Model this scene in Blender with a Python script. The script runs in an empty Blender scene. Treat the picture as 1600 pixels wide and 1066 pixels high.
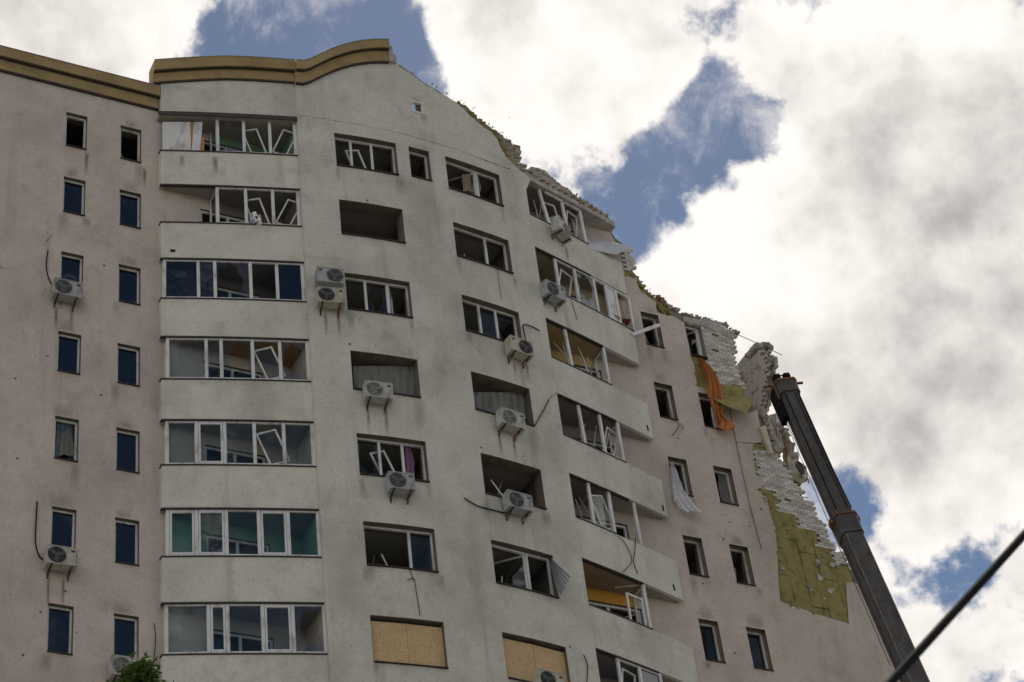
import bpy, math, random
from mathutils import Vector, Matrix
from mathutils.geometry import delaunay_2d_cdt
R = math.radians
rnd = random.Random(7)
scn = bpy.context.scene
col = scn.collection

# ------------------------------------------------------------------ camera (solved from the window grid of the facade)
F_PX, PITCH, ROLL = 3404.82, 0.68976, -0.135973
CAM_Z = 1.6
cp, sp = math.cos(PITCH), math.sin(PITCH)
FWD = Vector((0, cp, sp)); _u = Vector((0, -sp, cp)); _r = Vector((1, 0, 0))
RGT = _r*math.cos(ROLL) + _u*math.sin(ROLL)
UPV = -_r*math.sin(ROLL) + _u*math.cos(ROLL)
cam = bpy.data.cameras.new('camera'); camo = bpy.data.objects.new('camera', cam); col.objects.link(camo)
camo.matrix_world = Matrix(((RGT.x, UPV.x, -FWD.x, 0), (RGT.y, UPV.y, -FWD.y, 0), (RGT.z, UPV.z, -FWD.z, CAM_Z), (0, 0, 0, 1)))
cam.sensor_width = 36; cam.lens = F_PX/1600*36
cam.clip_end = 3000
cam.dof.use_dof = True; cam.dof.focus_distance = 68; cam.dof.aperture_fstop = 6.3
scn.camera = camo
CAM = Vector((0, 0, CAM_Z))
def ray(x, y): return (FWD + RGT*((x-800)/F_PX) - UPV*((y-533)/F_PX)).normalized()

# ------------------------------------------------------------------ world, sun, exposure
SUN_DIR = Vector((math.sin(R(8))*math.cos(R(56)), math.cos(R(8))*math.cos(R(56)), math.sin(R(56))))   # high behind the block
sun_el = math.asin(SUN_DIR.z); sun_az = math.atan2(SUN_DIR.x, SUN_DIR.y)
world = bpy.data.worlds.new('World'); scn.world = world; world.use_nodes = True
def build_world():
    nt = world.node_tree; N = nt.nodes; L = nt.links; N.clear()
    def n(t, **k):
        q = N.new(t)
        for a, b in k.items(): setattr(q, a, b)
        return q
    def math_(op, a, b=None, clamp=False):
        q = n('ShaderNodeMath', operation=op, use_clamp=clamp)
        for i, v in enumerate((a, b)):
            if v is None: continue
            if isinstance(v, (int, float)): q.inputs[i].default_value = v
            else: L.new(v, q.inputs[i])
        return q.outputs[0]
    out = n('ShaderNodeOutputWorld'); bg = n('ShaderNodeBackground'); bg.inputs[1].default_value = 0.05
    sky = n('ShaderNodeTexSky', sky_type='NISHITA', sun_disc=False)
    sky.altitude = 0; sky.sun_elevation = sun_el; sky.sun_rotation = sun_az
    sky.air_density = 1.0; sky.dust_density = 0.15; sky.ozone_density = 1.4
    tc = n('ShaderNodeTexCoord'); D = tc.outputs['Generated']
    def noise(scale, detail, rough, dist=0.0, off=(0, 0, 0)):
        m = n('ShaderNodeMapping'); m.inputs['Location'].default_value = off; L.new(D, m.inputs[0])
        q = n('ShaderNodeTexNoise'); L.new(m.outputs[0], q.inputs['Vector'])
        q.inputs['Scale'].default_value = scale; q.inputs['Detail'].default_value = detail
        q.inputs['Roughness'].default_value = rough; q.inputs['Distortion'].default_value = dist
        return q.outputs['Fac']
    big = noise(6.0, 3, .5, .4, (3.1, 1.7, .4))
    fine = noise(15.0, 8, .6, 0, (1.3, 5.2, 2.2))
    dl = SUN_DIR*.014
    fine_lit = noise(15.0, 5, .55, 0, (1.3+dl.x, 5.2+dl.y, 2.2+dl.z)); fine_lo = noise(15.0, 5, .55, 0, (1.3-dl.x, 5.2-dl.y, 2.2-dl.z))
    relief = math_('SUBTRACT', fine_lit, fine_lo)                                      # the side of a billow turned from the sun is greyer
    wisp = noise(26.0, 9, .66, .4, (2.2, 9.1, .7))
    bil = noise(34.0, 6, .55, 0, (4.3, .2, 6.2))
    puff = math_('ABSOLUTE', math_('SUBTRACT', math_('MULTIPLY', bil, 2), 1))          # billows: cauliflower edges
    dens = math_('ADD', math_('MULTIPLY', math_('SUBTRACT', fine, .5), 2.3), math_('MULTIPLY', math_('SUBTRACT', big, .5), .6))
    dens = math_('ADD', dens, math_('MULTIPLY', math_('SUBTRACT', .2, puff), .42))
    dens = math_('ADD', dens, .10)
    def blobs(start, lst):
        acc = start
        for x, y, r, w in lst:
            c = ray(x, y)
            vm = n('ShaderNodeVectorMath', operation='DISTANCE'); L.new(D, vm.inputs[0]); vm.inputs[1].default_value = c
            mr = n('ShaderNodeMapRange', interpolation_type='SMOOTHSTEP'); L.new(vm.outputs['Value'], mr.inputs[0])
            mr.inputs[1].default_value = 0; mr.inputs[2].default_value = r*1.55/F_PX; mr.inputs[3].default_value = w*.95; mr.inputs[4].default_value = 0
            acc = math_('ADD', acc, mr.outputs[0])
        return acc
    # cloud banks (+) and blue gaps (-): centre direction, angular radius in photo pixels, weight
    dens = blobs(dens, ((480, 30, 190, -.46), (630, 80, 95, -.5), (380, 40, 90, -.3), (110, 50, 190, .45), (1110, 190, 110, -.55),
                       (1190, 215, 60, -.35), (1010, 330, 95, -.5), (975, 410, 70, -.4), (1275, 0, 55, -.45), (1330, 785, 75, -.42), (1290, 745, 50, -.2),
                       (1510, 880, 70, -.45), (840, 140, 180, .5), (760, 40, 120, .35), (1200, 400, 190, .5), (1500, 420, 330, .5), (1450, 640, 200, .4), (1400, 80, 240, .45), (950, 60, 160, .3), (1100, 520, 150, .4)))
    # the window panes mirror a clear blue part of the sky on the camera's side
    rd = ray(120, 560); NOv = Vector((math.sin(.5272767), -math.cos(.5272767), 0)); rf = (rd - NOv*2*rd.dot(NOv)).normalized()
    vm = n('ShaderNodeVectorMath', operation='DISTANCE'); L.new(D, vm.inputs[0]); vm.inputs[1].default_value = rf
    mr = n('ShaderNodeMapRange', interpolation_type='SMOOTHSTEP'); L.new(vm.outputs['Value'], mr.inputs[0])
    mr.inputs[1].default_value = .1; mr.inputs[2].default_value = .75; mr.inputs[3].default_value = -.8; mr.inputs[4].default_value = 0
    dens = math_('ADD', dens, mr.outputs[0])
    mask = n('ShaderNodeMapRange', interpolation_type='SMOOTHSTEP'); L.new(dens, mask.inputs[0])
    mask.inputs[1].default_value = -.08; mask.inputs[2].default_value = .2
    shade = noise(7.0, 6, .5, 0, (7.7, .3, 4.1))
    shd = math_('ADD', math_('MULTIPLY', math_('SUBTRACT', shade, .5), 1.5), math_('MULTIPLY', math_('SUBTRACT', puff, .2), .5))
    shd = math_('ADD', shd, math_('MULTIPLY', dens, .30))
    shd = math_('ADD', shd, math_('MULTIPLY', relief, 1.5))
    shd = blobs(shd, ((1500, 420, 330, .26), (1250, 640, 200, .15), (1150, 400, 150, -.3), (900, 150, 170, -.08), (1150, 100, 120, -.15), (150, 60, 160, .05)))
    sh = n('ShaderNodeMapRange', interpolation_type='SMOOTHSTEP'); L.new(shd, sh.inputs[0]); sh.inputs[1].default_value = -.25; sh.inputs[2].default_value = 1.05
    cc = n('ShaderNodeMix', data_type='RGBA'); L.new(sh.outputs[0], cc.inputs['Factor'])
    cc.inputs['A'].default_value = (16.8, 16.0, 15.2, 1); cc.inputs['B'].default_value = (6.6, 6.15, 5.85, 1)
    sk = n('ShaderNodeMix', data_type='RGBA', blend_type='MULTIPLY'); sk.inputs['Factor'].default_value = 0
    L.new(sky.outputs[0], sk.inputs['A'])
    mx = n('ShaderNodeMix', data_type='RGBA'); wm = n('ShaderNodeMapRange', interpolation_type='SMOOTHSTEP'); L.new(math_('ADD', wisp, math_('MULTIPLY', dens, .18)), wm.inputs[0]); wm.inputs[1].default_value = .40; wm.inputs[2].default_value = .76; wm.inputs[4].default_value = .7
    L.new(math_('MAXIMUM', mask.outputs[0], wm.outputs[0]), mx.inputs['Factor'])
    L.new(sk.outputs['Result'], mx.inputs['A']); L.new(cc.outputs['Result'], mx.inputs['B'])
    L.new(mx.outputs['Result'], bg.inputs[0]); L.new(bg.outputs[0], out.inputs[0])
build_world()
sl = bpy.data.lights.new('sun', 'SUN'); sl.energy = 2.4; sl.angle = R(10); sl.color = (1, .95, .88)
slo = bpy.data.objects.new('sun', sl); col.objects.link(slo)
slo.rotation_euler = (-SUN_DIR).to_track_quat('-Z', 'Y').to_euler()
vs = scn.view_settings; vs.view_transform = 'Standard'; vs.look = 'None'; vs.exposure = 0.36; vs.gamma = 1; vs.use_curve_mapping = False

# ------------------------------------------------------------------ facade coordinates: u along the wall, o towards the street, h above the lintels of the lowest full row
ALPHA, DIST, LINTEL = 0.5272767, 52.72717, 31.1001
TU = Vector((math.cos(ALPHA), math.sin(ALPHA), 0)); NO = Vector((math.sin(ALPHA), -math.cos(ALPHA), 0))
ORG = Vector((0, DIST, CAM_Z+LINTEL))
AXIS = -3.53
GROUND_H = -(CAM_Z+LINTEL)
def W(u, o, h): return ORG + TU*u + NO*o + Vector((0, 0, h))
def flat(u): return 0.0
def bow(u): return -15.55 + math.sqrt(max(1, 17.5**2-(u-AXIS)**2))
def balc(u):
    d = abs(u-AXIS)-3.97
    return 1.37 - .252*d - .00888*d*d
def px(x, y, S=flat, o=0.0):
    """photo pixel -> (u, h) on the vertical surface S (offset o)"""
    d = ray(x, y); off = 0.0
    for _ in range(40):
        t = ((ORG + NO*off - CAM).dot(NO))/d.dot(NO)
        X = CAM + d*t - ORG
        u = X.dot(TU); off = S(u)+o
    return u, X.z
def pxl(pts, S=flat, o=0.0): return [px(x, y, S, o) for x, y in pts]
def frame_at(u, S):
    e = .01
    t = (W(u+e, S(u+e), 0)-W(u-e, S(u-e), 0)).normalized()
    return t, t.cross(Vector((0, 0, 1)))           # tangent, outward normal

# ------------------------------------------------------------------ materials
MATS = {}
def mat(name, base, rough=.85, bump=0.0, bscale=20, var=.12, vscale=1.5, spec=.3, metal=0.0, extra=None):
    if name in MATS: return MATS[name]
    m = bpy.data.materials.new(name); m.use_nodes = True; nt = m.node_tree; N = nt.nodes; L = nt.links
    b = N['Principled BSDF']; b.inputs['Roughness'].default_value = rough; b.inputs['Metallic'].default_value = metal
    b.inputs['Specular IOR Level'].default_value = spec
    tc = N.new('ShaderNodeTexCoord')
    no = N.new('ShaderNodeTexNoise'); no.inputs['Scale'].default_value = vscale; no.inputs['Detail'].default_value = 8; no.inputs['Roughness'].default_value = .6
    L.new(tc.outputs['Object'], no.inputs['Vector'])
    mr = N.new('ShaderNodeMapRange'); mr.inputs[1].default_value = .3; mr.inputs[2].default_value = .7; mr.inputs[3].default_value = 1-var; mr.inputs[4].default_value = 1+var
    L.new(no.outputs['Fac'], mr.inputs[0])
    mx = N.new('ShaderNodeMix'); mx.data_type = 'RGBA'; mx.blend_type = 'MULTIPLY'; mx.inputs['Factor'].default_value = 1
    mx.inputs['A'].default_value = (*base, 1); L.new(mr.outputs[0], mx.inputs['B'])
    res = mx.outputs['Result']
    if extra: res = extra(N, L, tc, res)
    L.new(res, b.inputs['Base Color'])
    if bump:
        n2 = N.new('ShaderNodeTexNoise'); n2.inputs['Scale'].default_value = bscale; n2.inputs['Detail'].default_value = 5
        L.new(tc.outputs['Object'], n2.inputs['Vector'])
        bp = N.new('ShaderNodeBump'); bp.inputs['Strength'].default_value = bump; bp.inputs['Distance'].default_value = .02
        L.new(n2.outputs['Fac'], bp.inputs['Height']); L.new(bp.outputs[0], b.inputs['Normal'])
    MATS[name] = m
    return m
def layer(N, L, tc, res, color, scale3, lo, hi, amount, detail=6, rough=.6, off=(0, 0, 0)):
    """noise driven patches of another colour (dirt, runs, moss) stretched by scale3"""
    mp = N.new('ShaderNodeMapping'); mp.inputs['Scale'].default_value = scale3; mp.inputs['Location'].default_value = off; L.new(tc.outputs['Object'], mp.inputs[0])
    no = N.new('ShaderNodeTexNoise'); no.inputs['Scale'].default_value = 1; no.inputs['Detail'].default_value = detail; no.inputs['Roughness'].default_value = rough
    L.new(mp.outputs[0], no.inputs['Vector'])
    mr = N.new('ShaderNodeMapRange'); mr.interpolation_type = 'SMOOTHSTEP'; mr.inputs[1].default_value = lo; mr.inputs[2].default_value = hi; mr.inputs[3].default_value = 0; mr.inputs[4].default_value = amount
    L.new(no.outputs['Fac'], mr.inputs[0])
    mx = N.new('ShaderNodeMix'); mx.data_type = 'RGBA'; L.new(mr.outputs[0], mx.inputs['Factor']); L.new(res, mx.inputs['A']); mx.inputs['B'].default_value = (*color, 1)
    return mx.outputs['Result']
def plaster(dirt):
    d = lambda k: (dirt[0]*k, dirt[1]*k, dirt[2]*k)
    def f(N, L, tc, res):
        res = layer(N, L, tc, res, d(1), (1.7, 1.7, .14), .54, .8, .5)                      # long rain runs
        res = layer(N, L, tc, res, d(1.25), (.4, .4, .3), .45, .7, .55, off=(4, 2, 9))      # broad weathering
        res = layer(N, L, tc, res, d(1.1), (1.5, 1.5, 1.2), .5, .75, .5, 9, .7, off=(1, 8, 3))  # blotches
        res = layer(N, L, tc, res, (min(1, dirt[0]*2.45), min(1, dirt[1]*2.45), min(1, dirt[2]*2.4)), (1.1, 1.1, .9), .52, .76, .6, 9, .7, off=(6, 3, 5))   # paler patches
        res = layer(N, L, tc, res, d(.95), (4, 4, 18), .5, .8, .3)                         # trowel grain
        return layer(N, L, tc, res, d(.75), (15, 15, 12), .5, .72, .42, 5, .75)
    return f
M = {}
M['pink'] = mat('pink_plaster', (.565, .495, .43), .95, .35, 30, .09, .8, extra=plaster((.29, .245, .21)))
M['grey'] = mat('grey_plaster', (.59, .575, .50), .95, .35, 30, .09, .8, extra=plaster((.255, .243, .21)))
M['parapet'] = mat('parapet_plaster', (.63, .615, .535), .95, .3, 30, .08, .9, extra=plaster((.30, .285, .235)))
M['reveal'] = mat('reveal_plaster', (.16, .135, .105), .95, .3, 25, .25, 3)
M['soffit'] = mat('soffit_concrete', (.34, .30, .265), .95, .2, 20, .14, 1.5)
M['cornice'] = mat('ochre_render', (.33, .24, .115), .9, .3, 20, .14, 1.2, extra=lambda N, L, tc, r: layer(N, L, tc, r, (.16, .10, .05), (1.2, 1.2, 1.6), .5, .75, .5))
M['dark'] = mat('brown_flashing_and_shadow', (.055, .045, .038), .6, .1, 30, .25, 4)
M['white'] = mat('white_pvc', (.66, .66, .65), .45, .0, 1, .06, 3, .5, extra=lambda N, L, tc, r: layer(N, L, tc, r, (.27, .25, .22), (4, 4, 1.6), .48, .72, .7))
M['wood'] = mat('raw_timber', (.46, .25, .09), .8, .1, 40, .2, 6)
M['brick'] = mat('white_silicate_brick', (.63, .59, .535), .92, .4, 40, .2, 7, extra=lambda N, L, tc, r: layer(N, L, tc, layer(N, L, tc, r, (.27, .235, .11), (1.9, 1.9, 3.4), .52, .62, .7, off=(2, 7, 1)), (.3, .27, .24), (6, 6, 6), .54, .74, .5))
_n = M['brick'].node_tree; _oi = _n.nodes.new('ShaderNodeObjectInfo'); _mr = _n.nodes.new('ShaderNodeMapRange'); _mr.inputs[3].default_value = .62; _mr.inputs[4].default_value = 1.08
_n.links.new(_oi.outputs['Random'], _mr.inputs[0]); _mx = _n.nodes.new('ShaderNodeMix'); _mx.data_type = 'RGBA'; _mx.blend_type = 'MULTIPLY'; _mx.inputs['Factor'].default_value = 1
_b = _n.nodes['Principled BSDF']; _src = _b.inputs['Base Color'].links[0].from_socket; _n.links.new(_src, _mx.inputs['A']); _n.links.new(_mr.outputs[0], _mx.inputs['B']); _n.links.new(_mx.outputs['Result'], _b.inputs['Base Color'])
M['mortar'] = mat('mortar', (.23, .20, .165), .95, .6, 30, .2, 4, extra=lambda N, L, tc, r: layer(N, L, tc, r, (.30, .26, .11), (1.3, 1.3, 2), .5, .62, .8))
M['wool'] = mat('mineral_wool', (.30, .255, .105), 1, 1.0, 22, .16, 2.5, .1, extra=lambda N, L, tc, r: layer(N, L, tc, layer(N, L, tc, r, (.15, .125, .055), (3.2, 3.2, 2.6), .46, .68, .75, 9, .7), (.37, .34, .2), (6, 6, 6), .6, .75, .5))
M['concrete'] = mat('broken_concrete', (.40, .375, .34), .95, .7, 18, .22, 3)
M['rubble'] = mat('rubble', (.36, .325, .275), .95, .8, 25, .35, 6, extra=lambda N, L, tc, r: layer(N, L, tc, r, (.30, .26, .10), (2, 2, 2), .55, .68, .7))
M['redbrick'] = mat('red_brick', (.28, .13, .085), .9, .4, 30, .2, 6)
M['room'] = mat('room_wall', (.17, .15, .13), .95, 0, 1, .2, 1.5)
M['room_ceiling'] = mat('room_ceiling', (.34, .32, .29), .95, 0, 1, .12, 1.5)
M['black'] = mat('black_rubber', (.014, .014, .015), .8, 0, 1, .2, 6, .05)
M['steel'] = mat('dark_crane_paint', (.075, .07, .066), .62, .15, 25, .35, 2.2, .2, extra=lambda N, L, tc, r: layer(N, L, tc, layer(N, L, tc, r, (.14, .13, .125), (7, 7, .4), .5, .75, .6), (.10, .045, .02), (5, 5, 1.5), .6, .74, .6))
M['boom_edge'] = mat('worn_boom_edge', (.15, .14, .135), .6, .1, 30, .3, 4)
M['rust'] = mat('rusty_steel', (.16, .075, .035), .8, .3, 30, .35, 6)
M['orange_paint'] = mat('orange_crane_paint', (.20, .09, .04), .7, .1, 20, .3, 5)
M['ac'] = mat('ac_enamel', (.46, .46, .43), .5, 0, 1, .1, 4, .3, extra=lambda N, L, tc, r: layer(N, L, tc, r, (.2, .18, .14), (5, 5, 2), .48, .72, .65))
M['ac_b'] = mat('ac_enamel_yellowed', (.47, .45, .37), .5, 0, 1, .12, 4, .3, extra=lambda N, L, tc, r: layer(N, L, tc, r, (.22, .18, .12), (4, 4, 2), .46, .7, .65))
M['ac_c'] = mat('ac_enamel_grey', (.37, .38, .38), .5, 0, 1, .1, 4, .3, extra=lambda N, L, tc, r: layer(N, L, tc, r, (.16, .15, .13), (5, 5, 2), .5, .74, .6))
M['brick_dirty'] = mat('soiled_brick', (.40, .36, .30), .95, .5, 40, .3, 6, extra=lambda N, L, tc, r: layer(N, L, tc, r, (.22, .18, .08), (2.5, 2.5, 3.5), .46, .6, .8))
M['ac_dark'] = mat('ac_grille', (.05, .05, .052), .6, 0, 1, .2, 10)
M['ac_grey'] = mat('ac_fan', (.16, .16, .16), .6, 0, 1, .2, 10)
M['tin'] = mat('zinc_sheet', (.42, .43, .44), .45, .2, 12, .15, 2, .5, .4)
M['osb'] = mat('osb_board', (.60, .42, .22), .85, .2, 60, .1, 2, extra=lambda N, L, tc, r: layer(N, L, tc, layer(N, L, tc, r, (.24, .14, .06), (44, 44, 30), .5, .62, .7, 3), (.70, .54, .33), (36, 36, 45), .52, .64, .7, 3))
def cloth_mat(name, c, tr=.35):
    m = mat(name, c, .9, .2, 40, .15, 4, .1); nt = m.node_tree; b = nt.nodes['Principled BSDF']; o = nt.nodes['Material Output']
    t = nt.nodes.new('ShaderNodeBsdfTranslucent'); t.inputs[0].default_value = (*c, 1); x = nt.nodes.new('ShaderNodeMixShader'); x.inputs[0].default_value = tr
    nt.links.new(b.outputs[0], x.inputs[1]); nt.links.new(t.outputs[0], x.inputs[2]); nt.links.new(x.outputs[0], o.inputs[0]); return m
M['orange_cloth'] = cloth_mat('orange_cloth', (.70, .31, .11), .4); M['white_cloth'] = cloth_mat('white_cloth', (.85, .85, .9))
M['lace'] = cloth_mat('lace_curtain', (.30, .30, .28)); M['purple_cloth'] = cloth_mat('mauve_cloth', (.33, .19, .30)); M['beige_cloth'] = cloth_mat('beige_curtain', (.45, .36, .25))
M['red_cloth'] = cloth_mat('dark_red_cloth', (.20, .05, .03))
def leaf_mat():
    m = cloth_mat('leaf', (.075, .12, .025), .3); return m
M['leaf'] = leaf_mat(); M['bark'] = mat('bark', (.11, .085, .06), .95, .8, 12, .3, 3)
def glass_mat(name, tint, refl=.1):
    m = bpy.data.materials.new(name); m.use_nodes = True; nt = m.node_tree; N = nt.nodes; L = nt.links; N.clear()
    o = N.new('ShaderNodeOutputMaterial'); g = N.new('ShaderNodeBsdfGlossy'); g.inputs['Roughness'].default_value = .015; g.inputs[0].default_value = (.95, .97, 1, 1)
    t = N.new('ShaderNodeBsdfTransparent'); t.inputs[0].default_value = (*tint, 1); x = N.new('ShaderNodeMixShader')
    lw = N.new('ShaderNodeLayerWeight'); lw.inputs[0].default_value = .5; f = N.new('ShaderNodeMath'); f.operation = 'POWER'; f.inputs[1].default_value = 5; L.new(lw.outputs['Facing'], f.inputs[0])
    a = N.new('ShaderNodeMath'); a.operation = 'ADD'; a.inputs[1].default_value = refl
    tc = N.new('ShaderNodeTexCoord'); no = N.new('ShaderNodeTexNoise'); no.inputs['Scale'].default_value = 1.2; bp = N.new('ShaderNodeBump'); bp.inputs['Strength'].default_value = .06; bp.inputs['Distance'].default_value = .05
    L.new(tc.outputs['Object'], no.inputs[0]); L.new(no.outputs['Fac'], bp.inputs['Height']); L.new(bp.outputs[0], g.inputs['Normal'])
    L.new(f.outputs[0], a.inputs[0]); L.new(a.outputs[0], x.inputs[0]); L.new(t.outputs[0], x.inputs[1]); L.new(g.outputs[0], x.inputs[2]); L.new(x.outputs[0], o.inputs[0])
    return m
M['glass'] = glass_mat('window_glass', (.86, .90, .90), .04)
M['tint'] = glass_mat('coated_glass', (.22, .28, .32), .10)
def decal_mat(name='rust_run', colr=(.21, .115, .05), gain=1.35, sc=(14, 14, 1.2)):
    m = bpy.data.materials.new(name); m.use_nodes = True; nt = m.node_tree; N = nt.nodes; L = nt.links
    b = N['Principled BSDF']; b.inputs['Base Color'].default_value = (*colr, 1); b.inputs['Roughness'].default_value = .95
    uv = N.new('ShaderNodeUVMap'); sx = N.new('ShaderNodeSeparateXYZ'); L.new(uv.outputs[0], sx.inputs[0])
    no = N.new('ShaderNodeTexNoise'); no.inputs['Scale'].default_value = 1; no.inputs['Detail'].default_value = 4
    tc = N.new('ShaderNodeTexCoord'); mp = N.new('ShaderNodeMapping'); mp.inputs['Scale'].default_value = sc; L.new(tc.outputs['Object'], mp.inputs[0]); L.new(mp.outputs[0], no.inputs['Vector'])
    def mm(op, a, b_):
        q = N.new('ShaderNodeMath'); q.operation = op; q.use_clamp = True
        for i, v in enumerate((a, b_)):
            if isinstance(v, (int, float)): q.inputs[i].default_value = v
            else: L.new(v, q.inputs[i])
        return q.outputs[0]
    ex = mm('SUBTRACT', 1, mm('MULTIPLY', mm('ABSOLUTE', mm('SUBTRACT', sx.outputs[0], .5), 0), 2))
    # abs clamps: rebuild edge falloff as 4x(1-x)
    ex = mm('MULTIPLY', mm('MULTIPLY', sx.outputs[0], mm('SUBTRACT', 1, sx.outputs[0])), 4)
    a = mm('MULTIPLY', mm('MULTIPLY', ex, sx.outputs[1]), mm('MULTIPLY', no.outputs['Fac'], gain))
    pw = N.new('ShaderNodeMath'); pw.operation = 'POWER'; pw.inputs[1].default_value = 6; L.new(sx.outputs[1], pw.inputs[0])
    a = mm('MULTIPLY', a, mm('SUBTRACT', 1, pw.outputs[0]))
    L.new(a, b.inputs['Alpha'])
    return m
M['run'] = decal_mat()
M['soot'] = decal_mat('soot', (.10, .09, .078), .62, (4, 4, 2))

# ------------------------------------------------------------------ mesh helpers
class MB:
    def __init__(s): s.v = []; s.f = []; s.m = []
    def quad(s, a, b, c, d, m=0):
        k = len(s.v); s.v += [a, b, c, d]; s.f.append((k, k+1, k+2, k+3)); s.m.append(m)
    def hexa(s, p, m=0):
        """8 corners: bottom ring 0-3, top ring 4-7"""
        p = [Vector(q) for q in p]
        if (p[1]-p[0]).cross(p[3]-p[0]).dot(p[4]-p[0]) < 0: p = p[3::-1]+p[7:3:-1]
        k = len(s.v); s.v += p
        for f in ((3, 2, 1, 0), (4, 5, 6, 7), (0, 1, 5, 4), (1, 2, 6, 5), (2, 3, 7, 6), (3, 0, 4, 7)): s.f.append(tuple(k+i for i in f)); s.m.append(m)
    def box(s, u0, u1, o0, o1, h0, h1, S=flat, m=0):
        P = lambda u, o, h: W(u, S(u)+o, h)
        s.hexa([P(u0, o1, h0), P(u1, o1, h0), P(u1, o0, h0), P(u0, o0, h0), P(u0, o1, h1), P(u1, o1, h1), P(u1, o0, h1), P(u0, o0, h1)], m)
    def obox(s, c, ax, ay, az, m=0):
        """box centre c, half vectors"""
        s.hexa([c-ax-ay-az, c+ax-ay-az, c+ax+ay-az, c-ax+ay-az, c-ax-ay+az, c+ax-ay+az, c+ax+ay+az, c-ax+ay+az], m)
    def bar(s, p, q, w, d, side=None, m=0):
        z = (q-p); l = z.length; z = z/l
        x = (side if side else (Vector((0, 0, 1)) if abs(z.z) < .9 else TU)); x = (x - z*x.dot(z)).normalized(); y = z.cross(x)
        s.obox((p+q)/2, x*w/2, y*d/2, z*l/2, m)
    def rect(s, o, ax, az, ay, w, h, t, d, m=0):
        """rectangular frame: origin lower-left, t = bar width, d = depth along ay"""
        for x0, x1, z0, z1 in ((0, w, 0, t), (0, w, h-t, h), (0, t, t, h-t), (w-t, w, t, h-t)):
            s.obox(o+ax*(x0+x1)/2+az*(z0+z1)/2, ax*(x1-x0)/2, ay*d/2, az*(z1-z0)/2, m)
    def tube(s, pts, r, n=6, m=0):
        k0 = len(s.v)
        for i, p in enumerate(pts):
            d = (pts[min(i+1, len(pts)-1)]-pts[max(i-1, 0)]).normalized()
            a = d.orthogonal().normalized() if i == 0 else (a - d*a.dot(d)).normalized()
            b = d.cross(a); rr = r[i] if isinstance(r, (list, tuple)) else r
            for k in range(n): s.v.append(p + a*rr*math.cos(6.2832*k/n) + b*rr*math.sin(6.2832*k/n))
        for i in range(len(pts)-1):
            for k in range(n):
                s.f.append((k0+i*n+k, k0+i*n+(k+1) % n, k0+(i+1)*n+(k+1) % n, k0+(i+1)*n+k)); s.m.append(m)
        s.f.append(tuple(k0+n-1-k for k in range(n))); s.m.append(m); s.f.append(tuple(k0+(len(pts)-1)*n+k for k in range(n))); s.m.append(m)
    def cyl(s, c, ax, r, l, n=20, m=0): s.tube([c-ax*l/2, c+ax*l/2], r, n, m)
    def sheet(s, fn, outer, holes=(), o0=0.0, o1=-.1, ustep=None, m=0, ms=None):
        """prism of a 2D outline with holes: fn(u,h,o) -> point, front at o0, back at o1"""
        vs_ = []; ed = []
        for poly in [outer]+list(holes):
            k = len(vs_); vs_ += [Vector((p[0], p[1])) for p in poly]; ed += [(k+i, k+(i+1) % len(poly)) for i in range(len(poly))]
        if ustep:
            u0 = min(p[0] for p in outer); u1 = max(p[0] for p in outer); h0 = min(p[1] for p in outer)-1; h1 = max(p[1] for p in outer)+1
            x = u0+ustep
            while x < u1-.05:
                k = len(vs_); vs_ += [Vector((x, h0)), Vector((x, h1))]; ed.append((k, k+1)); x += ustep
        V, _, T, *_r = delaunay_2d_cdt(vs_, ed, [], 0, 1e-5)
        def inside(p, poly):
            c = False; n = len(poly)
            for i in range(n):
                a = poly[i]; b = poly[(i+1) % n]
                if (a[1] > p[1]) != (b[1] > p[1]) and p[0] < (b[0]-a[0])*(p[1]-a[1])/(b[1]-a[1])+a[0]: c = not c
            return c
        tris = []
        for t in T:
            c = (sum(V[i].x for i in t)/len(t), sum(V[i].y for i in t)/len(t))
            if inside(c, outer) and not any(inside(c, q) for q in holes): tris.append(tuple(t))
        k = len(s.v); n = len(V)
        s.v += [fn(p.x, p.y, o0) for p in V] + [fn(p.x, p.y, o1) for p in V]
        cnt = {}
        for t in tris:
            ar = sum(V[t[i]].x*V[t[(i+1) % len(t)]].y-V[t[(i+1) % len(t)]].x*V[t[i]].y for i in range(len(t)))
            if ar < 0: t = t[::-1]
            s.f.append(tuple(k+i for i in t)); s.m.append(m); s.f.append(tuple(k+n+i for i in reversed(t))); s.m.append(m)
            for i in range(len(t)): cnt.setdefault(frozenset((t[i], t[(i+1) % len(t)])), []).append((t[i], t[(i+1) % len(t)]))
        for e, lst in cnt.items():
            if len(lst) == 1:
                a, b = lst[0]; s.f.append((k+b, k+a, k+n+a, k+n+b))
                if ms is None: s.m.append(m)
                else:
                    mu = (V[a].x+V[b].x)/2; mh = (V[a].y+V[b].y)/2; e_ = 2e-3
                    s.m.append(ms if any(min(p[0] for p in q)-e_ < mu < max(p[0] for p in q)+e_ and min(p[1] for p in q)-e_ < mh < max(p[1] for p in q)+e_ for q in holes) else m)
    def build(s, name, mats, parent=None, origin=None, smooth=False):
        me = bpy.data.meshes.new(name); og = origin if origin is not None else (BASE if parent is not None else Vector((0, 0, 0)))
        used = [i for i in range(len(s.v))]
        me.from_pydata([tuple(Vector(v)-og) for v in s.v], [], s.f)
        mats = mats if isinstance(mats, (list, tuple)) else [mats]
        for x in mats: me.materials.append(x)
        me.polygons.foreach_set('material_index', [min(i, len(mats)-1) for i in s.m])
        if smooth: me.polygons.foreach_set('use_smooth', [True]*len(me.polygons))
        me.update(); me.validate()
        o = bpy.data.objects.new(name, me); col.objects.link(o)
        if parent is not None: o.parent = parent
        else: o.location = og
        return o
def on(S): return lambda u, h, o: W(u, S(u)+o, h)
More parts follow.
